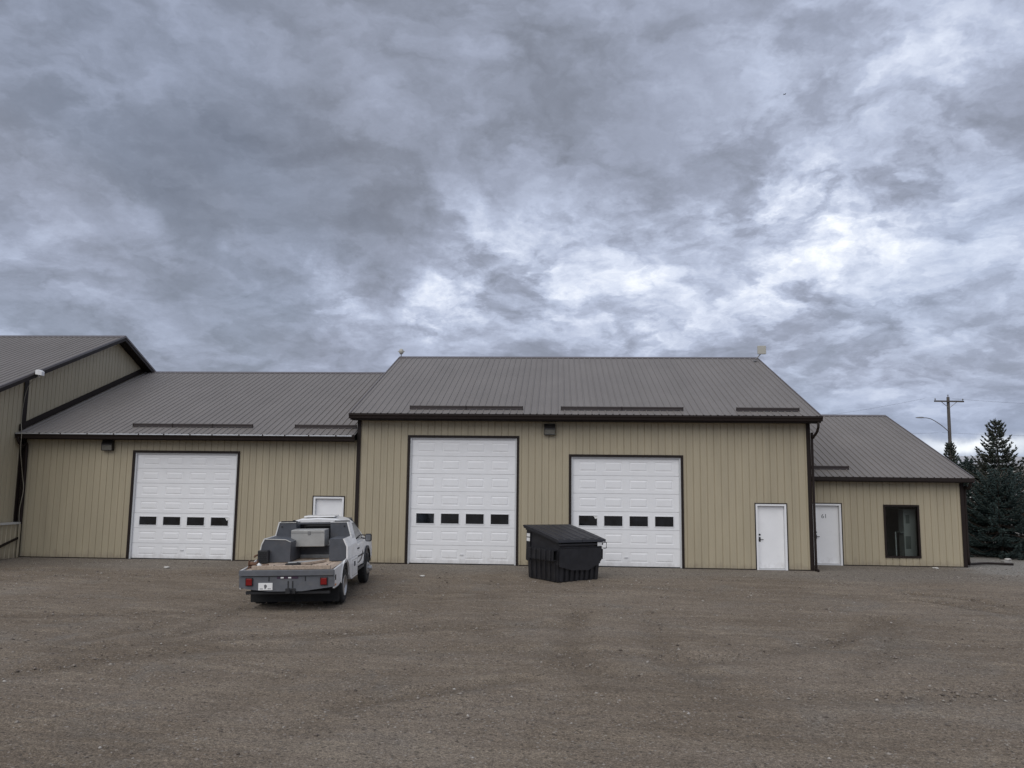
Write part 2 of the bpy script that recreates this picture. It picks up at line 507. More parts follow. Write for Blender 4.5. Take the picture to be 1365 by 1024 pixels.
def ground_material():
    m = bpy.data.materials.new('gravel_yard')
    m.use_nodes = True
    t = m.node_tree
    b = t.nodes['Principled BSDF']
    b.inputs['Roughness'].default_value = 0.95
    b.inputs['Specular IOR Level'].default_value = 0.2
    h = NG(t)
    pos = h.n('ShaderNodeNewGeometry').outputs['Position']
    sp = h.n('ShaderNodeSeparateXYZ'); h.put(sp.inputs[0], pos)
    flat = h.mapping(pos, scale=(1, 1, 0))
    big = h.noise(h.mapping(flat, scale=(0.55, 1.0, 1)), 0.32, 7, 0.62, 0.6)
    med = h.noise(h.mapping(h.mapping(flat, rot=(0, 0, 0.10)), scale=(0.33, 1.7, 1)), 1.3, 9, 0.68, 0.4)
    fine = h.noise(flat, 9.0, 6, 0.7)
    col = h.ramp(big, [(0.30, (0.154, 0.122, 0.090)), (0.47, (0.188, 0.152, 0.114)), (0.60, (0.208, 0.171, 0.132)), (0.74, (0.241, 0.204, 0.160))])
    col = h.mix(h.m('MULTIPLY', h.m('SUBTRACT', med, 0.50), 3.2, clamp=True), col, (0.285, 0.238, 0.178))
    col = h.mix(h.m('MULTIPLY', h.m('SUBTRACT', 0.44, med), 4.0, clamp=True), col, (0.122, 0.096, 0.069))
    # grey crushed stone lying in patches, and along the foot of the building
    gp = h.noise(flat, 0.55, 7, 0.65, 0.8)
    gm = h.m('MULTIPLY', h.m('SUBTRACT', gp, 0.53), 6.0, clamp=True)
    edge = h.m('MULTIPLY', h.m('ADD', sp.outputs[1], h.m('ADD', 1.0, h.m('MULTIPLY', big, 4.2))), 0.55, clamp=True)
    gm = h.m('MAXIMUM', h.m('MULTIPLY', gm, 0.42), h.m('MULTIPLY', edge, 0.50))
    col = h.mix(gm, col, h.ramp(fine, [(0.3, (0.140, 0.130, 0.114)), (0.7, (0.232, 0.218, 0.194))]))
    # paler stone beyond the office corner
    pe = h.m('MULTIPLY', h.m('MULTIPLY', h.m('SUBTRACT', sp.outputs[0], h.m('ADD', 11.2, h.m('MULTIPLY', med, 4.0))), 0.9, clamp=True),
             h.m('MULTIPLY', h.m('ADD', sp.outputs[1], h.m('ADD', 0.6, h.m('MULTIPLY', fine, 1.2))), 0.8, clamp=True))
    col = h.mix(h.m('MULTIPLY', pe, 0.8), col, h.ramp(fine, [(0.35, (0.20, 0.188, 0.165)), (0.65, (0.33, 0.315, 0.285))]))
    # compacted wheel tracks: browner, finer dirt
    at = h.n('ShaderNodeAttribute', attribute_name='wear')
    wf = h.m('MULTIPLY', at.outputs['Fac'], h.m('ADD', 0.35, h.m('MULTIPLY', med, 0.9)), clamp=True)
    col = h.mix(h.m('MULTIPLY', wf, 0.52), col, (0.108, 0.084, 0.060))
    # single stones
    for sc, lo, hi in ((17.0, 0.92, 1.08), (42.0, 0.78, 1.23), (90.0, 0.64, 1.38)):
        vo = h.n('ShaderNodeTexVoronoi')
        h.put(vo.inputs['Vector'], flat); vo.inputs['Scale'].default_value = sc
        sx = h.n('ShaderNodeSeparateColor'); h.put(sx.inputs[0], vo.outputs['Color'])
        k = h.m('ADD', lo, h.m('MULTIPLY', sx.outputs[0], hi - lo))
        col = h.v('SCALE', col, scale=k)
    vo = h.n('ShaderNodeTexVoronoi'); h.put(vo.inputs['Vector'], flat); vo.inputs['Scale'].default_value = 24.0
    sx = h.n('ShaderNodeSeparateColor'); h.put(sx.inputs[0], vo.outputs['Color'])
    pale = h.m('MULTIPLY', h.m('GREATER_THAN', sx.outputs[1], 0.93), h.m('LESS_THAN', vo.outputs['Distance'], 0.42))
    col = h.mix(h.m('MULTIPLY', pale, 0.55), col, (0.36, 0.335, 0.30))
    dark = h.m('MULTIPLY', h.m('GREATER_THAN', sx.outputs[2], 0.93), h.m('LESS_THAN', vo.outputs['Distance'], 0.45))
    col = h.mix(h.m('MULTIPLY', dark, 0.6), col, (0.055, 0.048, 0.042))
    h.put(b.inputs['Base Color'], col)
    bn = h.n('ShaderNodeBump')
    bn.inputs['Strength'].default_value = 0.9
    bn.inputs['Distance'].default_value = 0.03
    vo2 = h.n('ShaderNodeTexVoronoi'); h.put(vo2.inputs['Vector'], flat); vo2.inputs['Scale'].default_value = 30.0
    hh = h.m('ADD', h.m('MULTIPLY', h.noise(flat, 14.0, 8, 0.75), 1.0), h.m('MULTIPLY', vo2.outputs['Distance'], -0.5))
    hh = h.m('ADD', hh, h.m('MULTIPLY', h.noise(h.mapping(flat, scale=(.5, 1.6, 1)), 2.6, 4, 0.6), 2.2))
    h.put(bn.inputs['Height'], hh)
    h.put(b.inputs['Normal'], bn.outputs[0])
    return m


M_GROUND = ground_material()
ground = np_obj('ground', V, F, M_GROUND)
ground.data.shade_smooth()
at = ground.data.attributes.new('wear', 'FLOAT', 'POINT')
at.data.foreach_set('value', wear.ravel().astype(np.float32))
tag(ground, 'brown gravel yard with faint wheel tracks', kind='structure')


# ------------------------------------------------------------------ building helpers
RIB = [(-0.026, 0.0), (-0.011, 0.026), (0.011, 0.026), (0.026, 0.0)]
PW = 0.9144


GROOVE = [(-0.017, 0.0), (-0.008, -0.019), (0.008, -0.019), (0.017, 0.0)]


def profile(s0, s1, rib=None):
    pts = [(s0, 0.0)]
    for j in range(4):
        c = s0 + 0.1143 + 0.2286 * j
        for du, dd in (rib or RIB):
            if s0 < c + du < s1:
                pts.append((c + du, dd))
        for du in (-0.085, 0.085):                # low stiffening beads between the ribs
            for e, dd in ((-0.010, 0.0), (0.0, 0.0035), (0.010, 0.0)):
                if s0 < c + du + e < s1: pts.append((c + du + e, dd))
    pts.append((s1, 0.0))
    pts.sort()
    return pts


def lerp_prof(pts, s):
    for (a, da), (b, db) in zip(pts[:-1], pts[1:]):
        if a <= s <= b:
            return da if b == a else da + (db - da) * (s - a) / (b - a)
    return 0.0


def wall_panels(parent, p0, dr, nr, L, ztop, zb=0.02, openings=(), kinks=(), m=None, name='siding_panel'):
    n = math.ceil(L / PW - 0.05)
    for k in range(n):
        s0, s1 = k * PW, (L if k == n - 1 else (k + 1) * PW)
        pts = profile(s0, s1, GROOVE)
        off = random.uniform(-0.0015, 0.0015) + (0.0 if k % 2 else 0.001)
        ss = {round(s, 5) for s, _ in pts}
        for (a, b, _, _) in openings:
            for e in (a, b):
                if s0 < e < s1: ss.add(round(e, 5))
        for e in kinks:
            if s0 < e < s1: ss.add(round(e, 5))
        ss = sorted(ss)
        mb = MB()

        def P(s, z):
            d = lerp_prof(pts, s) + off
            return (p0[0] + dr[0] * s + nr[0] * d, p0[1] + dr[1] * s + nr[1] * d, z)
        for a, b in zip(ss[:-1], ss[1:]):
            mid = (a + b) / 2
            za, zc = ztop(a), ztop(b)
            lo = zb
            for (oa, ob, z0, z1) in sorted([o for o in openings if o[0] < mid < o[1]], key=lambda o: o[2]):
                if z0 > lo: mb.quad(P(a, lo), P(b, lo), P(b, z0), P(a, z0))
                lo = z1
            mb.quad(P(a, lo), P(b, lo), P(b, zc), P(a, za))
        obj(name, mb, m or M_TAN, parent, world_coords=True)


def roof_panels(parent, x0, x1, ye, ze, yr, zr, name='roof_panel', far=False):
    sl = Vector((0, yr - ye, zr - ze)); ln = sl.length
    nr = Vector((0, -(zr - ze), (yr - ye))).normalized()
    if nr.z < 0: nr = -nr
    L = x1 - x0
    n = math.ceil(L / PW - 0.05)
    for k in range(n):
        s0, s1 = k * PW, (L if k == n - 1 else (k + 1) * PW)
        pts = profile(s0, s1) if not far else [(s0, 0), (s1, 0)]
        off = random.uniform(0, 0.002)
        mb = MB()
        T = 4
        wob = [random.uniform(-0.0012, 0.0012) for _ in range(T + 1)]
        rows = []
        for i in range(T + 1):
            f = i / T
            rows.append([(x0 + s, ye + sl.y * f + nr.y * (d + off + wob[i]), ze + sl.z * f + nr.z * (d + off + wob[i])) for s, d in pts])
        mb.loft(rows, cap=False, closed=False)
        obj(name, mb, M_ROOF, parent, world_coords=True)


def gutter(parent, x0, x1, y, z, h=0.17, mname=M_BROWN):
    """open trough hung on the eave at y, its rim at z"""
    pr = [(y, z - h), (y - .085, z - h), (y - .10, z - h * .6), (y - .125, z - h * .35), (y - .125, z), (y - .112, z),
          (y - .112, z - .03), (y - .10, z - h * .5), (y - .012, z - h * .8), (y - .012, z), (y, z)]
    o = obj('gutter', MB().prism(pr, 'x', x0, x1), mname, parent, world_coords=True)
    mb = MB()
    n = int((x1 - x0) / 0.8)
    for i in range(n + 1):                                    # hanger straps on the rim
        x = x0 + 0.1 + (x1 - x0 - 0.2) * i / n
        mb.box(x - .012, x + .012, y - .128, y + .01, z + .001, z + .009)
    obj('gutter_strap', mb, mname, o)
    return o


def part(name, mb, m, parent, smooth=False, label=None):
    o = obj(name, mb, m, parent, smooth, world_coords=True)
    if label: o['label'] = label
    return o


def sub(name, mb, m, parent_part, smooth=False, label=None):
    """sub-part given in world coordinates under a part given in world coordinates"""
    o = obj(name, mb, m, parent_part, smooth)
    if label: o['label'] = label
    return o


def snow_rail(parent, x0, x1, y, roof, bumpy=False):
    ye, ze, yr, zr = roof
    k = (zr - ze) / (yr - ye)
    z = ze + (y - ye) * k
    n = max(1, int((x1 - x0) / 1.4))
    xs = [x0 + (x1 - x0) * i / n for i in range(n + 1)]
    r = part('snow_guard', MB().prism([(y - .01, z + .02), (y + .06, z + .02 + .07 * k), (y + .015, z + .135), (y - .012, z + .14)], 'x', x0, x1), M_RAIL, parent)
    mb = MB()
    for x in xs:
        mb.box(max(x0, x - .02) + .001, min(x1, x + .02) - .001, y - .02, y - .0125, z + .01, z + .147)
    mb.box(x0 + .03, x1 - .03, y - .016, y - .012, z + .085, z + .10)
    sub('rail_clip', mb, M_BROWN, r)


M_RAIL = mat('snow_rail_brown', (0.040, 0.030, 0.028), 0.45, var=0.15, vscale=3)


def rake(parent, x0, x1, ye, ze, yr, zr, drop=0.16, m=None):
    u = 0.028
    part('rake_trim', MB().prism([(ye, ze + u), (yr, zr + u), (yr, zr - drop), (ye, ze - drop)], 'x', x0, x1), m or M_RAKE, parent)


def ridge(parent, x0, x1, yr, zr, k):
    w = 0.17
    part('ridge_cap', MB().prism([(yr - w, zr - w * k + .026), (yr, zr + .045), (yr + w, zr - w * k + .026), (yr + w, zr - w * k + .018), (yr, zr + .03), (yr - w, zr - w * k + .018)],
                                 'x', x0, x1), M_RAKE, parent)


def door_section(mb, x0, x1, y, z0, z1, wins, hide_emboss=False):
    """one ribbed sandwich section: flat rails, four long embossed panels (or window openings); front at y"""
    c = 0.0045
    z0 += c; z1 -= c
    W = x1 - x0; H = z1 - z0
    # side returns
    for (xa, xb) in ((x0, x0), (x1, x1)):
        mb.quad((xa, y, z0), (xa, y + .04, z0), (xa, y + .04, z1), (xa, y, z1))
    mb.quad((x0, y, z0), (x1, y, z0), (x1, y + .04, z0 - c), (x0, y + .04, z0 - c))
    mb.quad((x0, y, z1), (x1, y, z1), (x1, y + .04, z1 + c), (x0, y + .04, z1 + c))
    px = [(x0 + W * (.066 + .2335 * i), x0 + W * (.066 + .2335 * i + .168)) for i in range(4)]
    za, zb = z0 + H * (.22 if not wins else .20), z1 - H * (.22 if not wins else .24)
    xs = [x0] + [v for p in px for v in p] + [x1]
    zs = [z0, za, zb, z1]
    for i in range(len(xs) - 1):
        for j in range(3):
            A, B, Cc, Dd = xs[i], xs[i + 1], zs[j], zs[j + 1]
            if j == 1 and i % 2 == 1:
                if wins: continue
                rings = [(0, 0), (.014, .006), (.032, .006), (.066, -.003)]
                for (r0, d0), (r1, d1) in zip(rings[:-1], rings[1:]):
                    a_ = [(A + r0, y + d0, Cc + r0), (B - r0, y + d0, Cc + r0), (B - r0, y + d0, Dd - r0), (A + r0, y + d0, Dd - r0)]
                    b_ = [(A + r1, y + d1, Cc + r1), (B - r1, y + d1, Cc + r1), (B - r1, y + d1, Dd - r1), (A + r1, y + d1, Dd - r1)]
                    for q in range(4):
                        w_ = (q + 1) % 4
                        mb.quad(a_[q], a_[w_], b_[w_], b_[q])
                r, d = rings[-1]
                mb.quad((A + r, y + d, Cc + r), (B - r, y + d, Cc + r), (B - r, y + d, Dd - r), (A + r, y + d, Dd - r))
            else:
                mb.quad((A, y, Cc), (B, y, Cc), (B, y, Dd), (A, y, Dd))
    return px, za, zb


def overhead_door(parent, x0, yw, W, H, nsec, winsec, label, sticker=()):
    """winsec counted from the floor; wall face at yw"""
    x1 = x0 + W
    yf = yw + 0.085
    # brown jamb and head trim, proud of the siding
    tr = MB()
    t = 0.075
    tr.box(x0 - .02 - t, x0 - .02, yw - .034, yw + .12, 0.0, H + .03 + t)
    tr.box(x1 + .02, x1 + .02 + t, yw - .034, yw + .12, 0.0, H + .03 + t)
    tr.box(x0 - .02, x1 + .02, yw - .034, yw + .12, H + .03, H + .03 + t)
    part('door_trim', tr, M_BROWN, parent)
    fr = MB()
    fr.box(x0 - .018, x0 + .035, yw + .02, yf - .006, 0.01, H + .028)
    fr.box(x1 - .035, x1 + .018, yw + .02, yf - .006, 0.01, H + .028)
    fr.box(x0 + .035, x1 - .035, yw + .03, yf - .006, H - .02, H + .028)
    fr.quad((x0 - .02, yw + .16, 0), (x1 + .02, yw + .16, 0), (x1 + .02, yw + .16, H + .03), (x0 - .02, yw + .16, H + .03))
    dr = part('overhead_door', fr, M_SEAL, parent, label=label)
    hs = (H - .03) / nsec
    for k in range(nsec):
        mb = MB()
        z0 = .03 + k * hs
        px, za, zb = door_section(mb, x0, x1, yf + random.uniform(0, .004), z0, z0 + hs, k == winsec)
        sub('door_section', mb, M_WHITE, dr)
        if k == winsec:
            for i, (a, b) in enumerate(px):
                f = MB()
                w = .024
                f.box(a - w, b + w, yf - .012, yf + .012, za - w, za)
                f.box(a - w, b + w, yf - .012, yf + .012, zb, zb + w)
                f.box(a - w, a, yf - .012, yf + .012, za, zb)
                f.box(b, b + w, yf - .012, yf + .012, za, zb)
                sub('window_frame', f, M_FRAME, dr)
                sub('window_pane', MB().box(a, b, yf + .010, yf + .018, za, zb), M_PANE, dr)
                if i in sticker:
                    sub('sticker', MB().add([(b - .13, yf + .0085, zb), (b, yf + .0085, zb), (b, yf + .0085, zb - .085), (b - .06, yf + .0085, zb - .10), (b - .09, yf + .0085, zb - .05)],
                                            [(0, 1, 2, 3, 4)]), M_PAPER, dr)
    sub('bottom_seal', MB().box(x0 + .01, x1 - .01, yf - .004, yf + .03, .004, .032), M_BLACKIRON, dr)
    mb = MB()
    for zz in (.03 + hs * 1.0,):
        mb.box((x0 + x1) / 2 - .06, (x0 + x1) / 2 + .06, yf - .018, yf - .001, .30, .335)
    sub('lift_handle', mb, M_SEAL, dr)
    return (x0 - .02, x1 + .02, 0.0, H + .03)


def man_door(parent, x0, yw, W, H, label, number=None, left_hinge=False):
    """white steel door in a white frame: x0..x0+W is the outside of the frame"""
    x1 = x0 + W
    fw = .062
    tr = MB()
    tr.box(x0 - .03, x0, yw - .03, yw + .05, 0, H + .03)
    tr.box(x1, x1 + .03, yw - .03, yw + .05, 0, H + .03)
    tr.box(x0, x1, yw - .03, yw + .05, H, H + .03)
    part('door_trim', tr, M_BROWN, parent)
    slab = MB().cbox(x0 + fw + .004, x1 - fw - .004, yw + .095, yw + .14, .045, H - fw - .004, .004)
    d = part('entry_door', slab, M_WHITE, parent, label=label)
    f = MB()
    f.box(x0, x0 + fw, yw - .022, yw + .15, 0.0, H)
    f.box(x1 - fw, x1, yw - .022, yw + .15, 0.0, H)
    f.box(x0 + fw, x1 - fw, yw - .022, yw + .15, H - fw, H)
    sub('door_frame', f, M_FRAME, d)
    sub('threshold', MB().box(x0 + fw, x1 - fw, yw - .03, yw + .09, .004, .04), M_SEAL, d)
    hx = x0 + fw + .075
    hb = MB()
    hb.tube([(hx, yw + .098, .98), (hx, yw + .055, .98)], .03, 12)
    hb.tube([(hx, yw + .055, .98), (hx + .11, yw + .050, .975)], .011, 8)
    hb.cbox(hx - .03, hx + .03, yw + .088, yw + .0955, .90, 1.05, .006)
    sub('door_handle', hb, M_BLACKIRON, d)
    sub('deadbolt', MB().tube([(hx, yw + .097, 1.13), (hx, yw + .07, 1.13)], .03, 12), M_BLACKIRON, d)
    for z in (.28, 1.07, 1.85):
        sub('hinge', MB().tube([(x1 - fw - .002, yw + .088, z - .05), (x1 - fw - .002, yw + .088, z + .05)], .008, 6), M_SEAL, d)
    if number:
        cu = bpy.data.curves.new('door_number', 'FONT')
        cu.body = number
        cu.size = .21
        cu.extrude = .002
        cu.align_x = 'CENTER'
        to = bpy.data.objects.new('number_tmp', cu)
        COL.objects.link(to)
        dg = bpy.context.evaluated_depsgraph_get()
        me = bpy.data.meshes.new_from_object(to.evaluated_get(dg))
        bpy.data.objects.remove(to)
        me.materials.append(M_DIGIT)
        me.transform(Matrix.Translation(((x0 + x1) / 2 - .06, yw + .0935, 1.62)) @ Matrix.Rotation(PI / 2, 4, 'X'))
        o = bpy.data.objects.new('door_number', me)
        COL.objects.link(o); o.parent = d
        o['label'] = 'dark digits 61 on the white door'
    return (x0 - .0, x1 + .0, 0.0, H)


# ------------------------------------------------------------------ main workshop (centre)
KM = (8.20 - 5.0) / 8.2
main = thing('workshop_building', 'tall tan metal workshop in the middle with two white overhead doors and brown roof', 'building', (-6.81, 0, 0))
XL, XR = -6.81, 8.32
YE, ZE, YR, ZR = -0.5, 5.0, 7.7, 8.2
YB = 2 * YR - YE
ops = []
ops.append(overhead_door(main, -4.994, 0, 3.6, 4.2, 7, 2, 'tallest white overhead door with seven sections'))
ops.append(overhead_door(main, 0.478, 0, 3.6, 3.6, 6, 2, 'white overhead door of six sections partly behind the dumpster', sticker=(0,)))
ops.append(man_door(main, 6.509, 0, 0.995, 2.134, 'white entry door with dark lever handle'))
ops = [(a - XL, b - XL, c, d) for a, b, c, d in ops]
wall_panels(main, (XL, 0), (1, 0), (0, -1), XR - XL, lambda s: 4.82, openings=ops)


def gable_top(s):
    y = s
    return (ZE + (y - YE) * KM if y < YR else ZE + (YB - y) * KM) - .06


GD = YB - .5
wall_panels(main, (XL, 0), (0, 1), (-1, 0), GD, gable_top, kinks=(YR,))
wall_panels(main, (XR, 0), (0, 1), (1, 0), GD, gable_top, kinks=(YR,))
wall_panels(main, (XL, GD), (1, 0), (0, 1), XR - XL, lambda s: 4.82)
roof_panels(main, XL - .17, XR + .25, YE, ZE, YR, ZR)
roof_panels(main, XL - .17, XR + .25, YB, ZE, YR, ZR)
ridge(main, XL - .19, XR + .27, YR, ZR, KM)
rake(main, XL - .21, XL - .172, YE, ZE, YR, ZR)
rake(main, XR + .252, XR + .29, YE, ZE, YR, ZR)
rake(main, XL - .21, XL - .172, YB, ZE, YR, ZR)
rake(main, XR + .252, XR + .29, YB, ZE, YR, ZR)
part('fascia', MB().box(XL - .17, XR + .25, YE, YE + .03, ZE - .22, ZE - .005), M_BROWN, main)
part('soffit', MB().box(XL - .17, XR + .25, YE + .032, -.024, 4.79, 4.81), M_SOFFIT, main)
gutter(main, XL - .2, XR + .28, YE - .002, ZE - .006, .17)
cor = MB()
cor.box(XL - .03, XL + .10, -.036, -.021, 0.0, 4.79); cor.box(XL - .03, XL - .021, -.021, .09, 0, 4.79)
part('corner_trim', cor, M_BROWN, main)
cor = MB()
cor.box(XR - .10, XR + .03, -.036, -.021, 0.0, 4.79); cor.box(XR + .021, XR + .03, -.021, .09, 0, 4.79)
part('corner_trim', cor, M_BROWN, main)
for r_ in ((XL + .10, -5.10, -.016, .0, 0.0, .03), (-1.27, .37, -.016, 0, 0, .03), (4.18, 6.47, -.016, 0, 0, .03), (7.54, XR - .1, -.016, 0, 0, .03)):
    part('base_trim', MB().box(*r_), M_BROWN, main)
ROOF_M = (YE, ZE, YR, ZR)
snow_rail(main, -5.05, -1.18, -.06, ROOF_M)
snow_rail(main, 0.10, 4.20, -.06, ROOF_M)
snow_rail(main, 5.95, 8.02, -.06, ROOF_M)
ds = MB().tube(spline([(XR + .14, -.56, 4.80), (XR + .14, -.56, 4.66), (XR + .12, -.44, 4.48), (XR + .07, -.16, 4.30), (XR + .065, -.085, 4.18), (XR + .065, -.085, .18), (XR + .065, -.12, .08), (XR + .065, -.30, .03)], 4), .042, 8)
part('downspout', ds, M_BROWN, main, smooth=True)

# ------------------------------------------------------------------ left garage wing
WX0, WX1 = -18.69, -6.845
wing = thing('garage_wing', 'long low tan garage wing with one overhead door, left of the workshop', 'building', (WX0, .06, 0))
YW = 0.06
wye, wze, wyr, wzr = -.36, 4.26, 8.0, 7.53
KW = (wzr - wze) / (wyr - wye)
wyb = 2 * wyr - wye
ops = [overhead_door(wing, -14.62, YW, 3.6, 3.6, 7, 2, 'white overhead door of seven sections in the low wing', sticker=(3,)),
       man_door(wing, -8.29, YW, 1.05, 2.19, 'white entry door partly hidden behind the pickup')]
ops = [(a - WX0, b - WX0, c, d) for a, b, c, d in ops]
wall_panels(wing, (WX0, YW), (1, 0), (0, -1), WX1 - WX0, lambda s: 4.12, openings=ops)
wall_panels(wing, (WX0, wyb - .4), (1, 0), (0, 1), WX1 - WX0, lambda s: 4.12)
roof_panels(wing, WX0 + .02, WX1, wye, wze, wyr, wzr)
roof_panels(wing, WX0 + .02, WX1, wyb, wze, wyr, wzr)
ridge(wing, WX0 + .02, WX1, wyr, wzr, KW)
part('fascia', MB().box(WX0, WX1 - .002, wye, wye + .03, wze - .22, wze - .005), M_BROWN, wing)
part('soffit', MB().box(WX0, WX1 - .002, wye + .032, YW - .024, 4.075, 4.095), M_SOFFIT, wing)
gutter(wing, WX0 + .02, WX1 - .01, wye - .002, wze - .012, .18)
lip = MB()
xx = WX0 + .05
while xx < WX1 - .1:
    e = min(xx + random.uniform(.75, 1.0), WX1 - .02)
    lip.box(xx, e - .05, wye - .142, wye - .130, wze - .046, wze - .008)
    xx = e
part('gutter_lip', lip, M_LIP, wing, label='bright bare metal lip along the gutter')
for r_ in ((WX0 + .2, -14.75, YW - .016, YW, 0, .03), (-10.9, -8.33, YW - .016, YW, 0, .03), (-7.2, WX1 - .1, YW - .016, YW, 0, .03)):
    part('base_trim', MB().box(*r_), M_BROWN, wing)
ROOF_W = (wye, wze, wyr, wzr)
snow_rail(wing, -14.93, -10.62, .30, ROOF_W)
snow_rail(wing, -9.13, -6.95, .30, ROOF_W)
ds = MB().tube(spline([(WX0 + .12, wye - .06, 4.10), (WX0 + .12, wye - .06, 3.98), (WX0 + .16, wye + .12, 3.80), (WX0 + .18, YW - .085, 3.66), (WX0 + .18, YW - .085, .30), (WX0 + .18, YW - .10, .14)], 4), .05, 8)
part('downspout', ds, M_BROWN, wing, smooth=True)
part('corner_trim', MB().box(WX0 + .03, WX0 + .12, YW - .034, YW - .021, 0, 4.07), M_BROWN, wing)

# ------------------------------------------------------------------ right office wing
OX0, OX1 = 8.345, 14.147
OY = 2.05
office = thing('office_wing', 'small low tan office wing with door 61 and a dark picture window', 'building', (OX0, OY, 0))
oye, oze, oyr, ozr = 1.64, 3.07, 8.95, 5.85
KO = (ozr - oze) / (oyr - oye)
oyb = 2 * oyr - oye
wx0, wx1, wz0, wz1 = 11.41, 12.63, .292, 2.123
ops = [man_door(office, 8.962, OY, .995, 2.128, 'white entry door marked 61', number='61'), (wx0, wx1, wz0, wz1)]
ops = [(a - OX0, b - OX0, c, d) for a, b, c, d in ops]
wall_panels(office, (OX0, OY), (1, 0), (0, -1), OX1 - OX0, lambda s: 2.94, openings=ops)


def office_gable(s):
    y = OY + s
    return (oze + (y - oye) * KO if y < oyr else oze + (oyb - y) * KO) - .06


OD = oyb - .4 - OY
wall_panels(office, (OX1, OY), (0, 1), (1, 0), OD, office_gable, kinks=(oyr - OY,))
wall_panels(office, (OX0, OY + OD), (1, 0), (0, 1), OX1 - OX0, lambda s: 2.94)
roof_panels(office, OX0, OX1 + .2, oye, oze, oyr, ozr)
roof_panels(office, OX0, OX1 + .2, oyb, oze, oyr, ozr)
ridge(office, OX0, OX1 + .22, oyr, ozr, KO)
rake(office, OX1 + .202, OX1 + .24, oye, oze, oyr, ozr)
rake(office, OX1 + .202, OX1 + .24, oyb, oze, oyr, ozr)
part('fascia', MB().box(OX0, OX1 + .24, oye - .01, oye + .02, oze - .13, oze - .002), M_BROWN, office)
part('soffit', MB().box(OX0, OX1 + .2, oye + .022, OY - .024, 2.905, 2.925), M_SOFFIT, office)
part('eave_board', MB().box(OX0, OX1 + .2, oye + .022, oye + .05, 2.926, oze - .02), M_SOFFIT, office)
part('corner_trim', MB().box(OX1 - .10, OX1 + .03, OY - .036, OY - .021, 0.0, 2.90).box(OX1 + .021, OX1 + .03, OY - .021, OY + .09, 0, 2.90), M_BROWN, office)
for r_ in ((10.0, OX1 - .1, OY - .016, OY, 0, .03),):
    part('base_trim', MB().box(*r_), M_BROWN, office)
snow_rail(office, 8.60, 10.38, 2.31, (oye, oze, oyr, ozr))
ds = MB().tube(spline([(OX1 + .14, OY - .30, 2.92), (OX1 + .14, OY - .30, 2.84), (OX1 + .10, OY - .2, 2.70), (OX1 + .09, OY + .02, 2.62), (OX1 + .09, OY + .02, .36), (OX1 + .12, OY + .04, .20)], 4), .05, 8)
part('downspout', ds, M_BROWN, office, smooth=True)
fr = MB()
w = .062
fr.box(wx0, wx0 + w, OY - .036, OY + .10, wz0, wz1).box(wx1 - w, wx1, OY - .036, OY + .10, wz0, wz1)
fr.box(wx0 + w, wx1 - w, OY - .036, OY + .10, wz0, wz0 + w).box(wx0 + w, wx1 - w, OY - .036, OY + .10, wz1 - w, wz1)
win = part('picture_window', fr, M_BROWN, office, label='large dark brown framed fixed window')


def glass_mat():
    m = bpy.data.materials.new('window_glass')
    m.use_nodes = True
    t = m.node_tree
    t.nodes.remove(t.nodes['Principled BSDF'])
    h = NG(t)
    tr = h.n('ShaderNodeBsdfTransparent'); tr.inputs[0].default_value = (.74, .80, .78, 1)
    gl = h.n('ShaderNodeBsdfGlossy'); gl.inputs['Roughness'].default_value = 0.01
    fz = h.n('ShaderNodeFresnel'); fz.inputs[0].default_value = 1.52
    mx = h.n('ShaderNodeMixShader')
    h.put(mx.inputs[0], fz.outputs[0])
    t.links.new(tr.outputs[0], mx.inputs[1]); t.links.new(gl.outputs[0], mx.inputs[2])
    t.links.new(mx.outputs[0], t.nodes['Material Output'].inputs[0])
    return m


M_GLASS = glass_mat()
M_ROOM = mat('dim_room_wall', (0.24, 0.26, 0.25), 0.8, var=0.2, vscale=1.5)
M_REFL = mat('pale_reflection', (0.56, 0.57, 0.55), 0.6)  # pale tone of the window reflection, put on solids behind the glass
sub('window_pane', MB().quad((wx0 + w, OY + .03, wz0 + w), (wx1 - w, OY + .03, wz0 + w), (wx1 - w, OY + .03, wz1 - w), (wx0 + w, OY + .03, wz1 - w)), M_GLASS, win)
rm = MB()
a0, a1, b0, b1, c0, c1 = 10.4, 13.9, OY + .11, OY + 3.6, .02, 2.6
rm.quad((a0, b1, c0), (a1, b1, c0), (a1, b1, c1), (a0, b1, c1)).quad((a0, b0, c0), (a0, b1, c0), (a0, b1, c1), (a0, b0, c1))
rm.quad((a1, b0, c0), (a1, b1, c0), (a1, b1, c1), (a1, b0, c1)).quad((a0, b0, c0), (a1, b0, c0), (a1, b1, c0), (a0, b1, c0)).quad((a0, b0, c1), (a1, b0, c1), (a1, b1, c1), (a0, b1, c1))
part('room_interior', rm, M_ROOM, office)
cab = MB().box(12.40, 12.82, OY + .75, OY + 1.2, .03, 1.95)  # added block standing in for the pale column reflected in the pane
refl_o = part('reflection_block', cab, M_REFL, office)
sub('reflection_detail', MB().box(12.28, 12.40, OY + .78, OY + 1.1, 1.10, 1.16).box(12.47, 12.60, OY + .735, OY + .748, 1.45, 1.75).box(12.44, 12.62, OY + .735, OY + .748, .55, 1.0), M_ROOM, refl_o)  # dark squares of the same reflection, modelled as solids
part('reflection_post', MB().tube([(12.02, OY + .55, .03), (12.02, OY + .55, 1.16)], .022, 8).box(11.88, 12.16, OY + .45, OY + .65, .022, .05), M_REFL, office)  # added upright, also standing in for the reflection

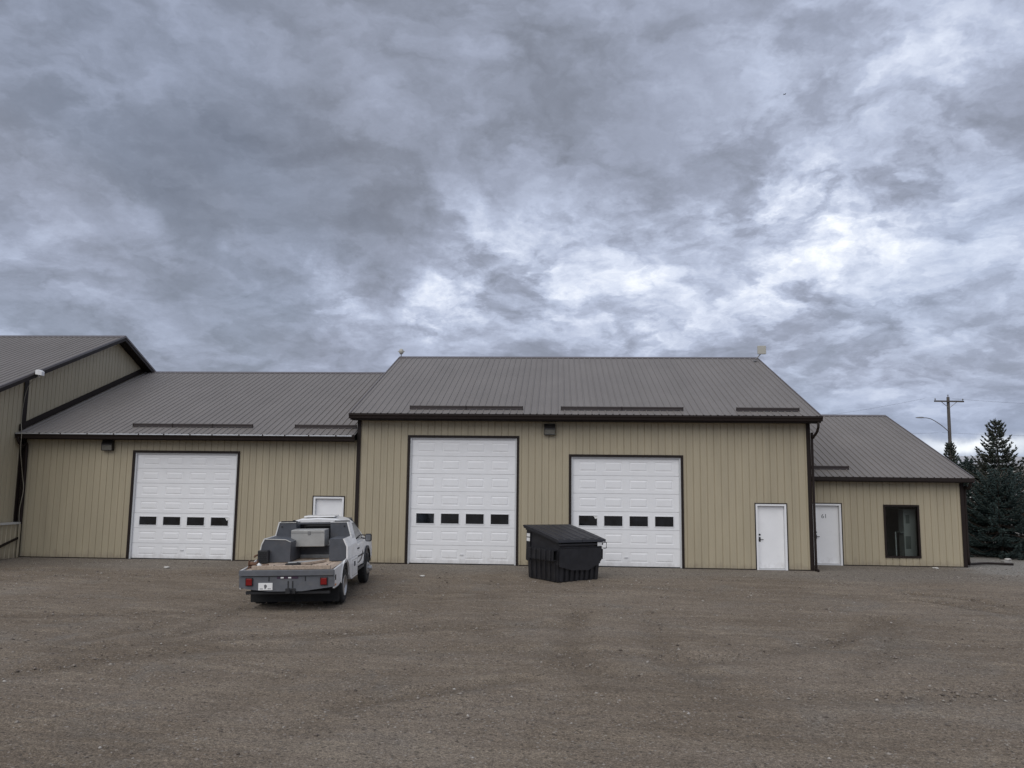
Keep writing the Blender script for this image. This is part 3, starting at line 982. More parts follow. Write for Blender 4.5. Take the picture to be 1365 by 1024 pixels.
# ------------------------------------------------------------------ tall gable ended building at the left
GXW = -18.71
gab = thing('gabled_building', 'big tan building at the left edge, showing its gable end and brown roof', 'building', (GXW, 0, 0))
gye, gze, gyr, gzr = -5.6, 4.18, 5.42, 8.70
KG = (gzr - gze) / (gyr - gye)
gyb = 2 * gyr - gye
GX0 = -34.0


def gtop(s):
    y = -5.1 + s
    return (gze + (y - gye) * KG if y < gyr else gze + (gyb - y) * KG) - .05


wall_panels(gab, (GXW, -5.1), (0, 1), (1, 0), gyb - .5 + 5.1, gtop, kinks=(gyr + 5.1,))
wall_panels(gab, (GX0, -5.1), (1, 0), (0, -1), GXW - GX0, lambda s: 4.2)
roof_panels(gab, GX0, GXW + .42, gye, gze, gyr, gzr)
roof_panels(gab, GX0, GXW + .42, gyb, gze, gyr, gzr)
ridge(gab, GX0, GXW + .44, gyr, gzr, KG)
for (e, nm) in ((gye, 0), (gyb, 1)):
    part('rake_trim', MB().prism([(e, gze + .03), (gyr, gzr + .03), (gyr, gzr - .05), (e, gze - .05)], 'x', GXW + .422, GXW + .46), M_RAKE, gab)
    part('rake_board', MB().prism([(e, gze - .052), (gyr, gzr - .052), (gyr, gzr - .19), (e, gze - .19)], 'x', GXW + .405, GXW + .445), M_BROWN, gab)
    part('soffit', MB().prism([(e, gze - .13), (gyr, gzr - .13), (gyr, gzr - .15), (e, gze - .15)], 'x', GXW + .024, GXW + .404), M_SOFFIT, gab)
part('fascia', MB().box(GX0, GXW + .40, gye - .01, gye + .02, gze - .2, gze - .004), M_BROWN, gab)
ztr = gze + (0.0 - gye) * KG
part('joint_trim', MB().box(GXW + .021, GXW + .04, -.16, .06, 4.3, ztr - .17), M_BROWN, gab)
# flashing where the wing roof meets the gable wall
part('step_flashing', MB().prism([(wye + .1, wze + .46 * KW * .2 + .03), (wyr, wzr + .03), (wyr, wzr + .25), (wye + .1, wze + .30)], 'x', GXW + .022, GXW + .05), M_BROWN, gab)
part('corner_trim', MB().box(GXW + .021, GXW + .045, -.14, YW - .04, 0.0, 4.05), M_BROWN, gab)

M_CAP = mat('pale_metal_cap', (0.50, 0.50, 0.48), 0.5)
ramp = thing('ramp_wall', 'low tan clad ramp wall with pale metal cap, against the gabled building', 'ramp wall', (GXW + .1, -.14, 0))
rl = []
for k in range(5):
    y1 = -.14 - k * PW
    y0 = max(y1 - PW, -4.4)
    mb = MB()
    pts = profile(0, y1 - y0)
    mb.loft([[(GXW + .20 + d, y0 + s, .0) for s, d in pts], [(GXW + .20 + d, y0 + s, 1.13) for s, d in pts]], cap=False, closed=False)
    obj('siding_panel', mb, M_TAN, ramp, world_coords=True)
part('cap', MB().box(GXW + .05, GXW + .26, -4.4, -.10, 1.135, 1.20), M_CAP, ramp)
part('post', MB().box(GXW + .222, GXW + .26, -.15, -.07, 0, 1.134), M_TAN, ramp)
part('ramp_edge', MB().prism([(-.16, .70), (-.16, .62), (-2.6, -.02), (-2.6, .06)], 'x', GXW + .225, GXW + .26), M_BROWN, ramp)

# ------------------------------------------------------------------ wall lights, antennas, floodlight, cable
def wall_light(x, y, z, label):
    t = thing('wall_light', label, 'wall light', (x, y, z), group='wall pack lights under the eaves')
    obj('housing', MB().prism([(0, -.02), (0, .35), (-.10, .35), (-.17, .20), (-.17, .165), (-.03, .165), (-.03, .0), (-.15, .0), (-.15, -.02)], 'x', -.19, .19), M_LAMPBOX, t)
    obj('side_cheek', MB().prism([(-.012, .0), (-.012, .165), (-.165, .165), (-.148, .0)], 'x', -.19, -.178).prism([(-.012, .0), (-.012, .165), (-.165, .165), (-.148, .0)], 'x', .178, .19), M_LAMPBOX, t)
    obj('lens', MB().prism([(-.032, .002), (-.032, .163), (-.155, .163), (-.138, .002)], 'x', -.176, .176), M_LENS, t)
    return t


wall_light(-15.59, YW - .021, 3.70, 'bronze wall light under the eave beside the left garage door')
wall_light(-.27, -.021, 4.36, 'bronze wall light under the workshop eave between its two overhead doors')

t = thing('panel_antenna', 'flat square beige antenna on an arm at the right end of the workshop ridge', 'antenna', (8.32, 7.0, 7.95))
obj('mast', MB().tube([(0, 0, .0), (.05, -.02, .12), (.26, -.05, .36)], .022, 8), M_GREYMETAL, t)
obj('mounting_plate', MB().box(-.06, .06, -.05, .05, 0.0, .035), M_GREYMETAL, t)
obj('panel', MB().cbox(.08, .44, -.12, -.06, .30, .66, .015), M_ANT, t)
t = thing('whip_antenna', 'small cross shaped antenna on the left end of the workshop ridge', 'antenna', (-6.93, 7.70, 8.24))
obj('mast', MB().tube([(0, 0, 0), (0, 0, .34)], .022, 8), M_GREYMETAL, t)
obj('radome', MB().loft([[(r * math.cos(a), r * math.sin(a), z) for a in np.linspace(0, 2 * PI, 12, endpoint=False)] for r, z in ((.05, .10), (.10, .16), (.11, .24), (.08, .31), (.03, .34))]), M_ANT, t, smooth=True)
obj('crossbar', MB().box(-.15, .15, -.015, .015, .20, .235), M_ANT, t)
M_WHITEPL = mat('white_plastic', (0.75, 0.75, 0.74), 0.45)
t = thing('floodlight', 'white floodlight fixed to the rake of the gabled building', 'floodlight', (GXW + .47, -.22, 6.36))
obj('bracket', MB().box(-.012, .02, -.06, .06, -.06, .06), M_GREYMETAL, t)
obj('lamp_head', MB().loft([[(.02 + a, -.02 + b * .10, c * .075 + .02) for a, b, c in q] for q in
    ([(.0, -1, -1), (.0, 1, -1), (.0, 1, 1), (.0, -1, 1)], [(.10, -1.2, -1.2), (.10, 1.2, -1.2), (.10, 1.2, 1.2), (.10, -1.2, 1.2)], [(.22, -.8, -1.5), (.22, .8, -1.5), (.22, .8, .3), (.22, -.8, .3)])]), M_WHITEPL, t)
obj('arm', MB().tube([(.03, 0, -.04), (.10, .02, -.15)], .014, 6), M_WHITEPL, t)
cb = MB().tube(spline([(GXW + .50, -.20, 6.24), (GXW + .16, -.16, 5.9), (GXW + .06, -.20, 5.2), (GXW + .09, -.26, 4.6), (GXW + .35, -.58, 4.25), (GXW + .33, -.52, 3.6), (GXW + .25, -.20, 2.8), (GXW + .30, -.16, 2.3), (GXW + .26, -.22, 1.6), (GXW + .30, -.20, .8), (GXW + .34, -.24, .04)], 8), .008, 6)
tag(obj('cable', cb, M_CABLE, smooth=True), 'thin pale cable hanging from the floodlight down the left corner', 'cable')

# ------------------------------------------------------------------ drain pipe on the ground beyond the office corner
dp = MB().tube(spline([(OX1 + .12, OY + .10, .20), (OX1 + .20, OY + .25, .09), (OX1 + .45, OY + .55, .075), (15.4, 3.1, .065), (16.25, 3.05, .05)], 5), .042, 10)
tag(obj('drain_pipe', dp, M_BROWN, smooth=True), 'dark brown drain pipe lying on gravel beyond the office corner', 'pipe')
blk = MB().cbox(-.16, .16, -.10, .10, 0, .16, .02)
b_ = obj('concrete_block', blk, M_CONC); b_.location = (16.22, 3.45, -.01); b_.rotation_euler = (0, 0, .3)
tag(b_, 'grey concrete block at the end of the brown drain pipe', 'block')


# ------------------------------------------------------------------ stones
def rock_mesh(r, seed, sq=.6):
    rng = random.Random(seed)
    bmv = MB()
    n = 9
    secs = []
    for i, (h, rr) in enumerate(((-.5, .55), (-.2, .95), (.15, 1.0), (.5, .6))):
        secs.append([(r * rr * math.cos(2 * PI * k / n) * rng.uniform(.75, 1.15), r * rr * math.sin(2 * PI * k / n) * rng.uniform(.7, 1.1), r * sq * (h + rng.uniform(-.08, .08))) for k in range(n)])
    return bmv.loft(secs)


M_PALEROCK = mat('pale_rock', (0.52, 0.50, 0.46), 0.85, var=0.2, vscale=20, bump=.3, bscale=50)
for (x, y, r, lab, sd_) in ((-12.23, -2.1, .10, 'pale stone on gravel in front of the left garage door', 1), (-4.0, -2.95, .085, 'pale stone on gravel in front of the tallest overhead door', 2),
                            (12.78, 1.35, .10, 'pale stone against the wall under the office window', 3), (16.3, 3.5, .12, 'white stone resting on the grey concrete block', 4), (-1.49, -15.2, .022, 'tiny white stone alone on the open gravel', 5)):
    o = obj('rock', rock_mesh(r, sd_), M_PALEROCK)
    o.location = (x, y, float(ground_z(x, y)) + r * .25 + (.15 if sd_ == 4 else 0))
    tag(o, lab, 'rock')

# loose gravel: thousands of small stones
N = 46000
u = RNG.random(N)
gy = -19.0 + 19.0 * u ** 0.75
gx = RNG.uniform(-1, 1, N) * (27.4 + gy) * 0.70 - (27.4 + gy) * .03
keep = (gx > -18.4) & (gx < 21) & (gy < -.15)
extra = 5000
ex = RNG.normal(14.5, 1.6, extra); ey = RNG.normal(-.2, 1.0, extra)
k2 = (ex > 9) & (ex < 19) & ((ey < 1.9) | (ex > 14.4))
gx = np.concatenate([gx[keep], ex[k2]]); gy = np.concatenate([gy[keep], ey[k2]])
dens = vnoise(gx * .5, gy * .9, 21) + .5 * vnoise(gx * 1.7, gy * 2.4, 22)
ok = (RNG.random(len(gx)) < .35 + 1.2 * np.clip(dens, -.25, .6))
gx, gy = gx[ok], gy[ok]
nst = len(gx)
size = RNG.lognormal(math.log(.0125), .50, nst).clip(.005, .040)
octv = np.array([(1, 0, 0), (0, 1, 0), (-1, 0, 0), (0, -1, 0), (.2, .1, .8), (-.1, 0, -.6)])
octf = np.array([(0, 1, 4), (1, 2, 4), (2, 3, 4), (3, 0, 4), (1, 0, 5), (2, 1, 5), (3, 2, 5), (0, 3, 5)])
ang = RNG.uniform(0, 2 * PI, nst)
sc = size[:, None] * np.stack([RNG.uniform(.8, 1.4, nst), RNG.uniform(.6, 1.1, nst), RNG.uniform(.5, .9, nst)], 1)
vv = octv[None] * sc[:, None, :] * RNG.uniform(.8, 1.2, (nst, 6, 1))
ca, sa = np.cos(ang)[:, None], np.sin(ang)[:, None]
vx = vv[:, :, 0] * ca - vv[:, :, 1] * sa + gx[:, None]
vy = vv[:, :, 0] * sa + vv[:, :, 1] * ca + gy[:, None]
vz = vv[:, :, 2] + (ground_z(gx, gy) + size * .1)[:, None]
GV = np.stack([vx, vy, vz], 2).reshape(-1, 3)
GF = (octf[None] + (np.arange(nst) * 6)[:, None, None]).reshape(-1, 3)
M_STONE = bpy.data.materials.new('loose_stone')
M_STONE.use_nodes = True
h = NG(M_STONE.node_tree)
gi = h.n('ShaderNodeNewGeometry')
h.put(M_STONE.node_tree.nodes['Principled BSDF'].inputs['Base Color'],
      h.ramp(gi.outputs['Random Per Island'], [(0.0, (.085, .068, .055)), (.35, (.18, .15, .125)), (.7, (.26, .225, .19)), (.93, (.34, .31, .27)), (1.0, (.44, .41, .37))]))
M_STONE.node_tree.nodes['Principled BSDF'].inputs['Roughness'].default_value = .9
gravel = np_obj('gravel', GV, GF, M_STONE)
tag(gravel, 'loose small stones scattered over the brown yard', 'gravel', kind='stuff')

# ------------------------------------------------------------------ pickup with a flatbed
M_TW = mat('truck_white_paint', (0.80, 0.80, 0.79), 0.32, var=0.03, vscale=4, coat=.3, grime=.45, grime_col=(.30, .27, .23), gscale=3.5)
M_TG = mat('truck_grey_steel', (0.072, 0.078, 0.090), 0.5, var=0.14, vscale=6, grime=.35, grime_col=(.16, .14, .12), gscale=4)
M_TGR = mat('truck_rear_grey', (0.112, 0.118, 0.130), 0.5, var=0.14, vscale=6, grime=.4, grime_col=(.20, .175, .145), gscale=4)
M_TD = mat('truck_dark_steel', (0.022, 0.022, 0.024), 0.6, var=0.25, vscale=8)
M_ALU = mat('dull_aluminium', (0.42, 0.42, 0.40), 0.42, metal=.35, var=.10, vscale=5, grime=.3, grime_col=(.25, .22, .17), gscale=3)
M_DECK = mat('weathered_deck_board', (0.42, 0.335, 0.26), 0.85, var=.28, vscale=7, stretch=(3, 1, 3), obj_var=.16, bump=.3, bscale=25)
M_RUB = mat('tyre_rubber', (0.018, 0.018, 0.018), 0.85, var=.3, vscale=14)
M_RIM = mat('steel_rim', (0.46, 0.46, 0.46), 0.34, metal=.75, var=.15, vscale=9)
M_RED = mat('red_tail_lens', (0.20, 0.010, 0.009), 0.22, var=.15, vscale=20)
M_AMB = mat('amber_lens', (0.50, 0.16, 0.02), 0.3)
M_GLZ = mat('truck_glass', (0.008, 0.009, 0.010), 0.06)
M_RUST = mat('rusty_steel', (0.14, 0.075, 0.045), 0.85, var=.4, vscale=18)
M_DECAL = mat('charcoal_decal', (0.035, 0.035, 0.04), 0.35)
M_HEAD = mat('headlamp_lens', (0.6, 0.6, 0.6), 0.12)

TYAW = math.radians(3.5)
truck = thing('pickup_truck', 'white pickup with grey flatbed body and tool cabinets, parked by the left garage door', 'pickup truck', (-6.135, -8.0, -.125), (math.radians(1.2), math.radians(-1.3), TYAW))
T = truck
RA = .27                                        # rear axle position


def mir(poly):
    return [(-x, z) for x, z in poly]


# chassis and axles
c = MB()
for s in (-1, 1):
    c.box(s * .42 - .04, s * .42 + .04, -.95, 4.2, .52, .68)
for y in (-.9, .6, 1.6, 2.8):
    c.box(-.38, .38, y, y + .08, .54, .66)
c.tube([(-.75, RA, .32), (.75, RA, .32)], .055, 10).tube([(-.75, 3.7, .32), (.75, 3.7, .32)], .045, 10)
obj('chassis', c, M_TD, T)
ax = MB().loft([[(x, RA + r * math.cos(a), .32 + r * math.sin(a)) for a in np.linspace(0, 2 * PI, 12, endpoint=False)] for x, r in ((-.16, .07), (-.09, .17), (.09, .17), (.16, .07))])
obj('differential', ax, M_TD, T)
obj('deck_frame', MB().box(-1.02, 1.02, -.96, 1.5, .70, .80), M_TD, T)
# deck boards
npl = 13
w = 1.95 / npl
first = None
for i in range(npl):
    x0 = -.975 + i * w
    dz_ = random.uniform(-.004, .006)
    obj('deck_plank', MB().cbox(x0 + .004, x0 + w - .004, -.955 + random.uniform(-.01, .01), 1.48, .802 + dz_, .845 + dz_, .004), M_DECK, T)
# rear sill and tail panel
obj('rear_rail', MB().cbox(-1.074, 1.074, -1.05, -.985, .715, .850, .012), M_TGR, T)
rb = obj('rear_board', MB().cbox(-.80, .98, -1.02, -.93, .853, .945, .008), M_DECK, T)
bolts = MB()
for x in (-.7, -.3, .12, .55, .9):
    bolts.tube([(x, -.975, .945), (x, -.975, .957)], .018, 8)
obj('bolt', bolts, M_TD, rb)
tp = MB().prism([(-1.072, .705), (1.072, .705), (1.072, .47), (.35, .375), (-.42, .375), (-.88, .43), (-1.072, .47)], 'y', -1.012, -.985)
tailp = obj('tail_panel', tp, M_TGR, T)
cut = MB()
for x in (-.40, .42):
    cut.box(x - .012, x + .012, -1.020, -1.0125, .60, .70)
cut.box(.02, .05, -1.018, -1.0125, .45, .60).box(.12, .15, -1.018, -1.0125, .45, .60)
obj('slot', cut, M_TD, tailp)
for s in (-1, 1):
    tl = obj('tail_light', MB().cbox(s * .84 - .085, s * .84 + .085, -1.045, -1.0125, .505, .685, .008), M_TD, T)
    obj('lens', MB().cbox(s * .84 - .07, s * .84 + .07, -1.060, -1.046, .52, .67, .01), M_RED, tl)
ml = obj('marker_bar', MB().box(-.22, .26, -1.02, -1.0125, .655, .70), mat('marker_bar_purple', (.05, .025, .05), .5), T)
for x in (-.10, .07):
    obj('lens', MB().cbox(x - .035, x + .035, -1.032, -1.021, .662, .693, .004), M_PAPER, ml)
pl = obj('licence_plate', MB().cbox(-.635, -.315, -1.028, -1.0125, .405, .565, .004), M_PAPER, T)
em = MB().add([(-.505, -1.0295, .52), (-.465, -1.0295, .535), (-.435, -1.0295, .50), (-.455, -1.0295, .455), (-.485, -1.0295, .425), (-.50, -1.0295, .47)], [(0, 1, 2, 3, 4, 5)])
em.quad((-.60, -1.0295, .43), (-.53, -1.0295, .43), (-.53, -1.0295, .445), (-.60, -1.0295, .445)).quad((-.42, -1.0295, .43), (-.35, -1.0295, .43), (-.35, -1.0295, .445), (-.42, -1.0295, .445))
obj('plate_emblem', em, M_DIGIT, pl)
hr = MB().box(-.02, .20, -1.05, -.4, .33, .44)
hr.tube([(.09, -1.05, .385), (.09, -1.20, .385)], .035, 8).tube([(.09, -1.18, .40), (.09, -1.18, .47)], .028, 10)
obj('tow_hitch', hr, M_TD, T)
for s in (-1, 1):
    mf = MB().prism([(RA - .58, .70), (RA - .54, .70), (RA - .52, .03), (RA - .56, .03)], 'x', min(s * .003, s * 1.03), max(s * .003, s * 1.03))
    obj('mud_flap_shade_fill', mf, M_RUB, T)  # rubber flaps, widened until they meet to stand in for shade underneath
obj('under_bar', MB().cbox(-.95, .95, -.93, -.85, .30, .37, .01), M_TD, T)


def arch(cy, cz, r, z0, n=14):
    """points of a wheel arch from rear foot to front foot at height z0"""
    a0 = math.asin((z0 - cz) / r)
    return [(cy - r * math.cos(a), cz + r * math.sin(a)) for a in np.linspace(a0, PI - a0, n)]


for s in (-1, 1):
    out = [(-.983, .846), (-.983, .43), (-.60, .43), (RA - .56, .47)] + arch(RA, .42, .50, .50) + [(RA + .56, .42), (1.02, .40), (1.02, .86), (.2, .88)]
    xa, xb = sorted((s * 1.035, s * 1.07))
    sk = obj('side_skirt', MB().prism(out, 'x', xa, xb), M_TW, T)
    fl = MB()
    rows = []
    for (y, z) in arch(RA, .42, .50, .44, 16):
        rows.append([(s * 1.072, y, z), (s * 1.085, y, z), (s * 1.085, RA + (y - RA) * 1.06, .42 + (z - .42) * 1.06), (s * 1.072, RA + (y - RA) * 1.06, .42 + (z - .42) * 1.06)])
    obj('arch_lip', fl.loft(rows), M_TW, sk)
    obj('side_marker', MB().cbox(min(s * 1.071, s * 1.08), max(s * 1.071, s * 1.08), -.93, -.85, .60, .72, .002), M_AMB if False else M_TD, sk)
    obj('side_marker', MB().cbox(min(s * 1.071, s * 1.08), max(s * 1.071, s * 1.08), -.95, -.83, .48, .52, .002), M_AMB, sk)
    # underbody box ahead of the wheel, white outside
    bx0, bx1 = sorted((s * .70, s * 1.072))
    ub = obj('under_box', MB().cbox(bx0, bx1, 1.03, 1.86, .36, .86, .012), M_TW, T)
    obj('box_seam', MB().box(min(s * 1.0725, s * 1.074), max(s * 1.0725, s * 1.074), 1.09, 1.80, .80, .806).box(min(s * 1.0725, s * 1.074), max(s * 1.0725, s * 1.074), 1.09, 1.80, .42, .426).box(min(s * 1.0725, s * 1.074), max(s * 1.0725, s * 1.074), 1.084, 1.09, .42, .806).box(min(s * 1.0725, s * 1.074), max(s * 1.0725, s * 1.074), 1.80, 1.806, .42, .806), M_TD, ub)
    obj('box_latch', MB().cbox(min(s * 1.074, s * 1.09), max(s * 1.074, s * 1.09), 1.38, 1.46, .64, .76, .004), M_TD, ub)

# lower side cabinets on the deck
lc = MB().prism([(-1.03, .86), (-.32, .86), (-.30, 1.34), (-.42, 1.395), (-.93, 1.415), (-1.00, 1.28), (-1.03, 1.12)], 'y', .42, 1.45)
lcab = obj('left_cabinet', lc, M_TG, T)
obj('cabinet_edge', MB().tube([(-1.03, .415, 1.12), (-1.0, .415, 1.28), (-.93, .415, 1.417), (-.42, .415, 1.397), (-.30, .415, 1.34)], .011, 6), M_ALU, lcab)
vb = obj('vented_box', MB().cbox(-1.05, -.80, .24, .41, .86, 1.16, .012), M_TD, T)
vs = MB()
for k in range(6):
    vs.box(-1.02, -.83, .228, .239, .90 + k * .042, .917 + k * .042)
obj('louvre', vs, M_BLACKIRON, vb)
obj('valve', MB().tube([(-1.05, .30, 1.06), (-1.12, .28, 1.03), (-1.14, .28, 1.0)], .022, 8), M_RUST, vb)
rc = MB().prism([(.60, .86), (1.02, .86), (1.02, 1.19), (.93, 1.39), (.60, 1.39)], 'y', .60, 1.45)
rcab = obj('right_cabinet', rc, M_TG, T)
obj('cabinet_door', MB().prism([(1.022, .87), (1.055, .87), (1.055, 1.20), (.965, 1.40), (.935, 1.39), (1.022, 1.195)], 'y', .58, 1.86), M_TW, T)
obj('cabinet_door', MB().prism([(-1.032, .87), (-1.055, .87), (-1.055, 1.13), (-1.02, 1.30), (-.955, 1.43), (-.94, 1.415), (-1.01, 1.27)], 'y', .42, 1.86), M_TW, T)
# upper headboard cabinets rising to the cab roof
for s in (-1, 1):
    pol = [(s * .44, .86), (s * .99, .86), (s * .985, 1.28), (s * .86, 1.74), (s * .44, 1.74)]
    hbx = obj('headboard_cabinet', MB().prism(pol, 'y', 1.452, 1.86), M_TG, T)
    obj('cabinet_edge', MB().tube([(s * .985, 1.447, 1.29), (s * .862, 1.447, 1.742), (s * .44, 1.447, 1.745)], .010, 6), M_ALU if s < 0 else M_TW, hbx)
    obj('cabinet_side', MB().prism([(s * .992, 1.28), (s * 1.01, 1.28), (s * .885, 1.76), (s * .865, 1.745)], 'y', 1.44, 1.87), M_TW, hbx)
    obj('latch', MB().tube([(s * .80, 1.452, 1.64), (s * .80, 1.435, 1.64)], .022, 10), M_TD, hbx)
obj('headboard_bar', MB().box(-.438, .438, 1.50, 1.58, 1.70, 1.74), M_TG, T)
sb = obj('silver_toolbox', MB().cbox(-.43, .41, .92, 1.44, 1.18, 1.59, .01), M_ALU, T)
obj('lid_seam', MB().box(-.425, .405, .9165, .9195, 1.515, 1.523), M_TD, sb)
obj('latch', MB().cbox(-.01, .06, .905, .9185, 1.47, 1.56, .004), M_GREYMETAL, sb)
obj('lower_panel', MB().box(-.438, .438, 1.46, 1.49, .93, 1.158).box(-.438, .438, 1.45, 1.46, 1.02, 1.03), M_TG, T)
obj('beacon', MB().tube([(-.52, 1.55, 1.742), (-.52, 1.55, 1.80)], .035, 10), M_TD, T)
obj('roof_bar', MB().cbox(-.86, -.45, 1.56, 1.64, 1.742, 1.775, .006), M_TD, T)
obj('roof_bar', MB().cbox(.52, .90, 1.56, 1.64, 1.742, 1.775, .006), M_TD, T)

# cab
lower = MB()
secs = []
for y, xw, zt, zb_ in ((1.90, .93, 1.14, .52), (2.1, .95, 1.15, .50), (3.3, .95, 1.16, .50), (3.75, .92, 1.19, .52), (4.25, .88, 1.16, .55), (4.55, .82, 1.08, .58), (4.66, .74, .98, .62)):
    secs.append([(-xw * .86, y, zb_), (-xw, y, zb_ + .12), (-xw, y, zt - .10), (-xw * .955, y, zt - .02), (-xw * .80, y, zt), (0, y, zt + .025), (xw * .80, y, zt), (xw * .955, y, zt - .02), (xw, y, zt - .10), (xw, y, zb_ + .12), (xw * .86, y, zb_)])
# inner body narrower round the front wheels so that the arches are open
inner = [[(x * (.80 if abs(x) > .6 and z < .95 else 1.0), y, z) for x, y, z in s_] for s_ in secs]
body = obj('cab_body', MB().loft(inner), M_TW, T)
for s in (-1, 1):
    out = [(1.90, .52), (1.90, 1.06), (2.1, 1.10), (3.3, 1.11), (3.8, 1.13), (4.25, 1.09), (4.55, .99), (4.62, .74), (4.58, .56)] + arch(3.7, .42, .46, .50)[::-1] + [(3.16, .50)]
    inn = [((y - 3.2) * .985 + 3.2, (z - .8) * .95 + .8) for y, z in out]
    body_side = MB().loft([[(s * .80, y, z) for y, z in out], [(s * .965, y, z) for y, z in out], [(s * .985, y, z) for y, z in inn]])
    bs = obj('body_side', body_side, M_TW, T)
    rows = []
    for (y, z) in arch(3.7, .42, .46, .46, 16):
        k0, k1 = .97, 1.13
        rows.append([(s * .982, 3.7 + (y - 3.7) * k0, .42 + (z - .42) * k0), (s * 1.02, 3.7 + (y - 3.7) * k0, .42 + (z - .42) * k0), (s * 1.015, 3.7 + (y - 3.7) * k1, .42 + (z - .42) * k1), (s * .982, 3.7 + (y - 3.7) * k1, .42 + (z - .42) * k1)])
    obj('wheel_flare', MB().loft(rows), M_TD, T)
    dpoly = [(2.08, .56), (3.13, .56), (3.16, .75), (3.20, 1.085), (2.08, 1.085)]
    dm = [[(s * .986, y, z) for y, z in dpoly], [(s * .999, (y - 2.6) * .985 + 2.6, (z - .82) * .97 + .82) for y, z in dpoly]]
    dr_ = obj('door', MB().loft(dm), M_TW, T)
    obj('handle', MB().cbox(min(s * 1.0, s * 1.03), max(s * 1.0, s * 1.03), 2.16, 2.36, .985, 1.02, .005), M_TD, dr_)
    obj('trim_strip', MB().box(min(s * .9985, s * 1.008), max(s * .9985, s * 1.008), 2.10, 3.10, .765, .80), M_TD, dr_)
    sw0 = spline([(2.14, .62), (2.5, .61), (2.85, .67), (3.08, .82)], 5)
    sw1 = spline([(2.14, .64), (2.5, .66), (2.78, .74), (2.98, .90)], 5)
    obj('decal', MB().loft([[(s * 1.0, a_[0], a_[1]), (s * 1.003, a_[0], a_[1]), (s * 1.003, b_[0], b_[1]), (s * 1.0, b_[0], b_[1])] for a_, b_ in zip(sw0, sw1)]), M_DECAL, dr_)
    # mirror
    mr = MB().cbox(min(s * 1.04, s * 1.22), max(s * 1.04, s * 1.22), 3.08, 3.19, 1.10, 1.31, .03)
    mo = obj('mirror', mr, M_TD, T)
    obj('mirror_arm', MB().tube([(s * .92, 3.16, 1.20), (s * 1.11, 3.14, 1.17)], .02, 6).tube([(s * .90, 3.16, 1.28), (s * 1.11, 3.14, 1.27)], .016, 6), M_TD, mo)
    obj('mirror_glass', MB().box(min(s * 1.06, s * 1.20), max(s * 1.06, s * 1.20), 3.073, 3.0795, 1.125, 1.285), mat('mirror_face', (.30, .31, .32), .15, metal=.5), mo)
    obj('running_board', MB().cbox(min(s * .80, s * 1.02), max(s * .80, s * 1.02), 2.0, 3.12, .42, .485, .012), M_TD, T)
    obj('headlight', MB().cbox(min(s * .52, s * .80), max(s * .52, s * .80), 4.60, 4.69, .80, .94, .01), M_HEAD, T)
gh = []
for y, k, zt in ((1.90, 1.0, 1.80), (1.96, 1.0, 1.825), (2.3, 1.0, 1.84), (2.85, 1.0, 1.835), (3.06, .99, 1.80)):
    gh.append([(-.93, y, 1.13), (-.915 * k, y, 1.20), (-.74 * k, y, zt - .17), (-.62 * k, y, zt - .075), (-.44 * k, y, zt - .02), (0, y, zt), (.44 * k, y, zt - .02), (.62 * k, y, zt - .075), (.74 * k, y, zt - .17), (.915 * k, y, 1.20), (.93, y, 1.13)])
y = 3.78
gh.append([(-.92, y, 1.15), (-.90, y, 1.17), (-.86, y, 1.185), (-.80, y, 1.19), (-.6, y, 1.20), (0, y, 1.21), (.6, y, 1.20), (.80, y, 1.19), (.86, y, 1.185), (.90, y, 1.17), (.92, y, 1.15)])
cabin = obj('cabin', MB().loft(gh), M_TW, T)
obj('rear_window', MB().box(-.60, .60, 1.885, 1.8985, 1.26, 1.68), M_GLZ, T)
for s in (-1, 1):
    def side_pt(y, z):
        xw = .915 + (.74 - .915) * (z - 1.20) / (1.66 - 1.20)
        return (s * (xw + .006), y, z)
    q0 = [side_pt(2.02, 1.22), side_pt(3.42, 1.22), side_pt(3.04, 1.60), side_pt(2.90, 1.64), side_pt(2.02, 1.64)]
    q1 = [(p[0] - s * .03, p[1], p[2]) for p in q0]
    sw = obj('side_window', MB().loft([q1, q0]), M_GLZ, T)
    pb = MB().loft([[side_pt(2.36, 1.22), side_pt(2.42, 1.22), side_pt(2.42, 1.64), side_pt(2.36, 1.64)], [(p[0] + s * .006, p[1], p[2]) for p in (side_pt(2.36, 1.22), side_pt(2.42, 1.22), side_pt(2.42, 1.64), side_pt(2.36, 1.64))]])
    obj('window_pillar', pb, M_TD, sw)
obj('windscreen', MB().loft([[(-.66, 3.12, 1.765), (.66, 3.12, 1.765), (.80, 3.74, 1.245), (-.80, 3.74, 1.245)], [(-.66, 3.10, 1.725), (.66, 3.10, 1.725), (.80, 3.72, 1.205), (-.80, 3.72, 1.205)]]), M_GLZ, T)
obj('front_bumper', MB().cbox(-.94, .94, 4.60, 4.80, .44, .68, .03), mat('chrome_bumper', (.55, .55, .56), .2, metal=1.0), T)
obj('grille', MB().cbox(-.48, .48, 4.62, 4.69, .72, .98, .01), M_TD, T)
obj('roof_rack_panel', MB().cbox(-.38, .44, 1.98, 2.55, 1.838, 1.875, .012), M_TW, T)


WZ = .315                                       # wheel centre height in the truck's frame


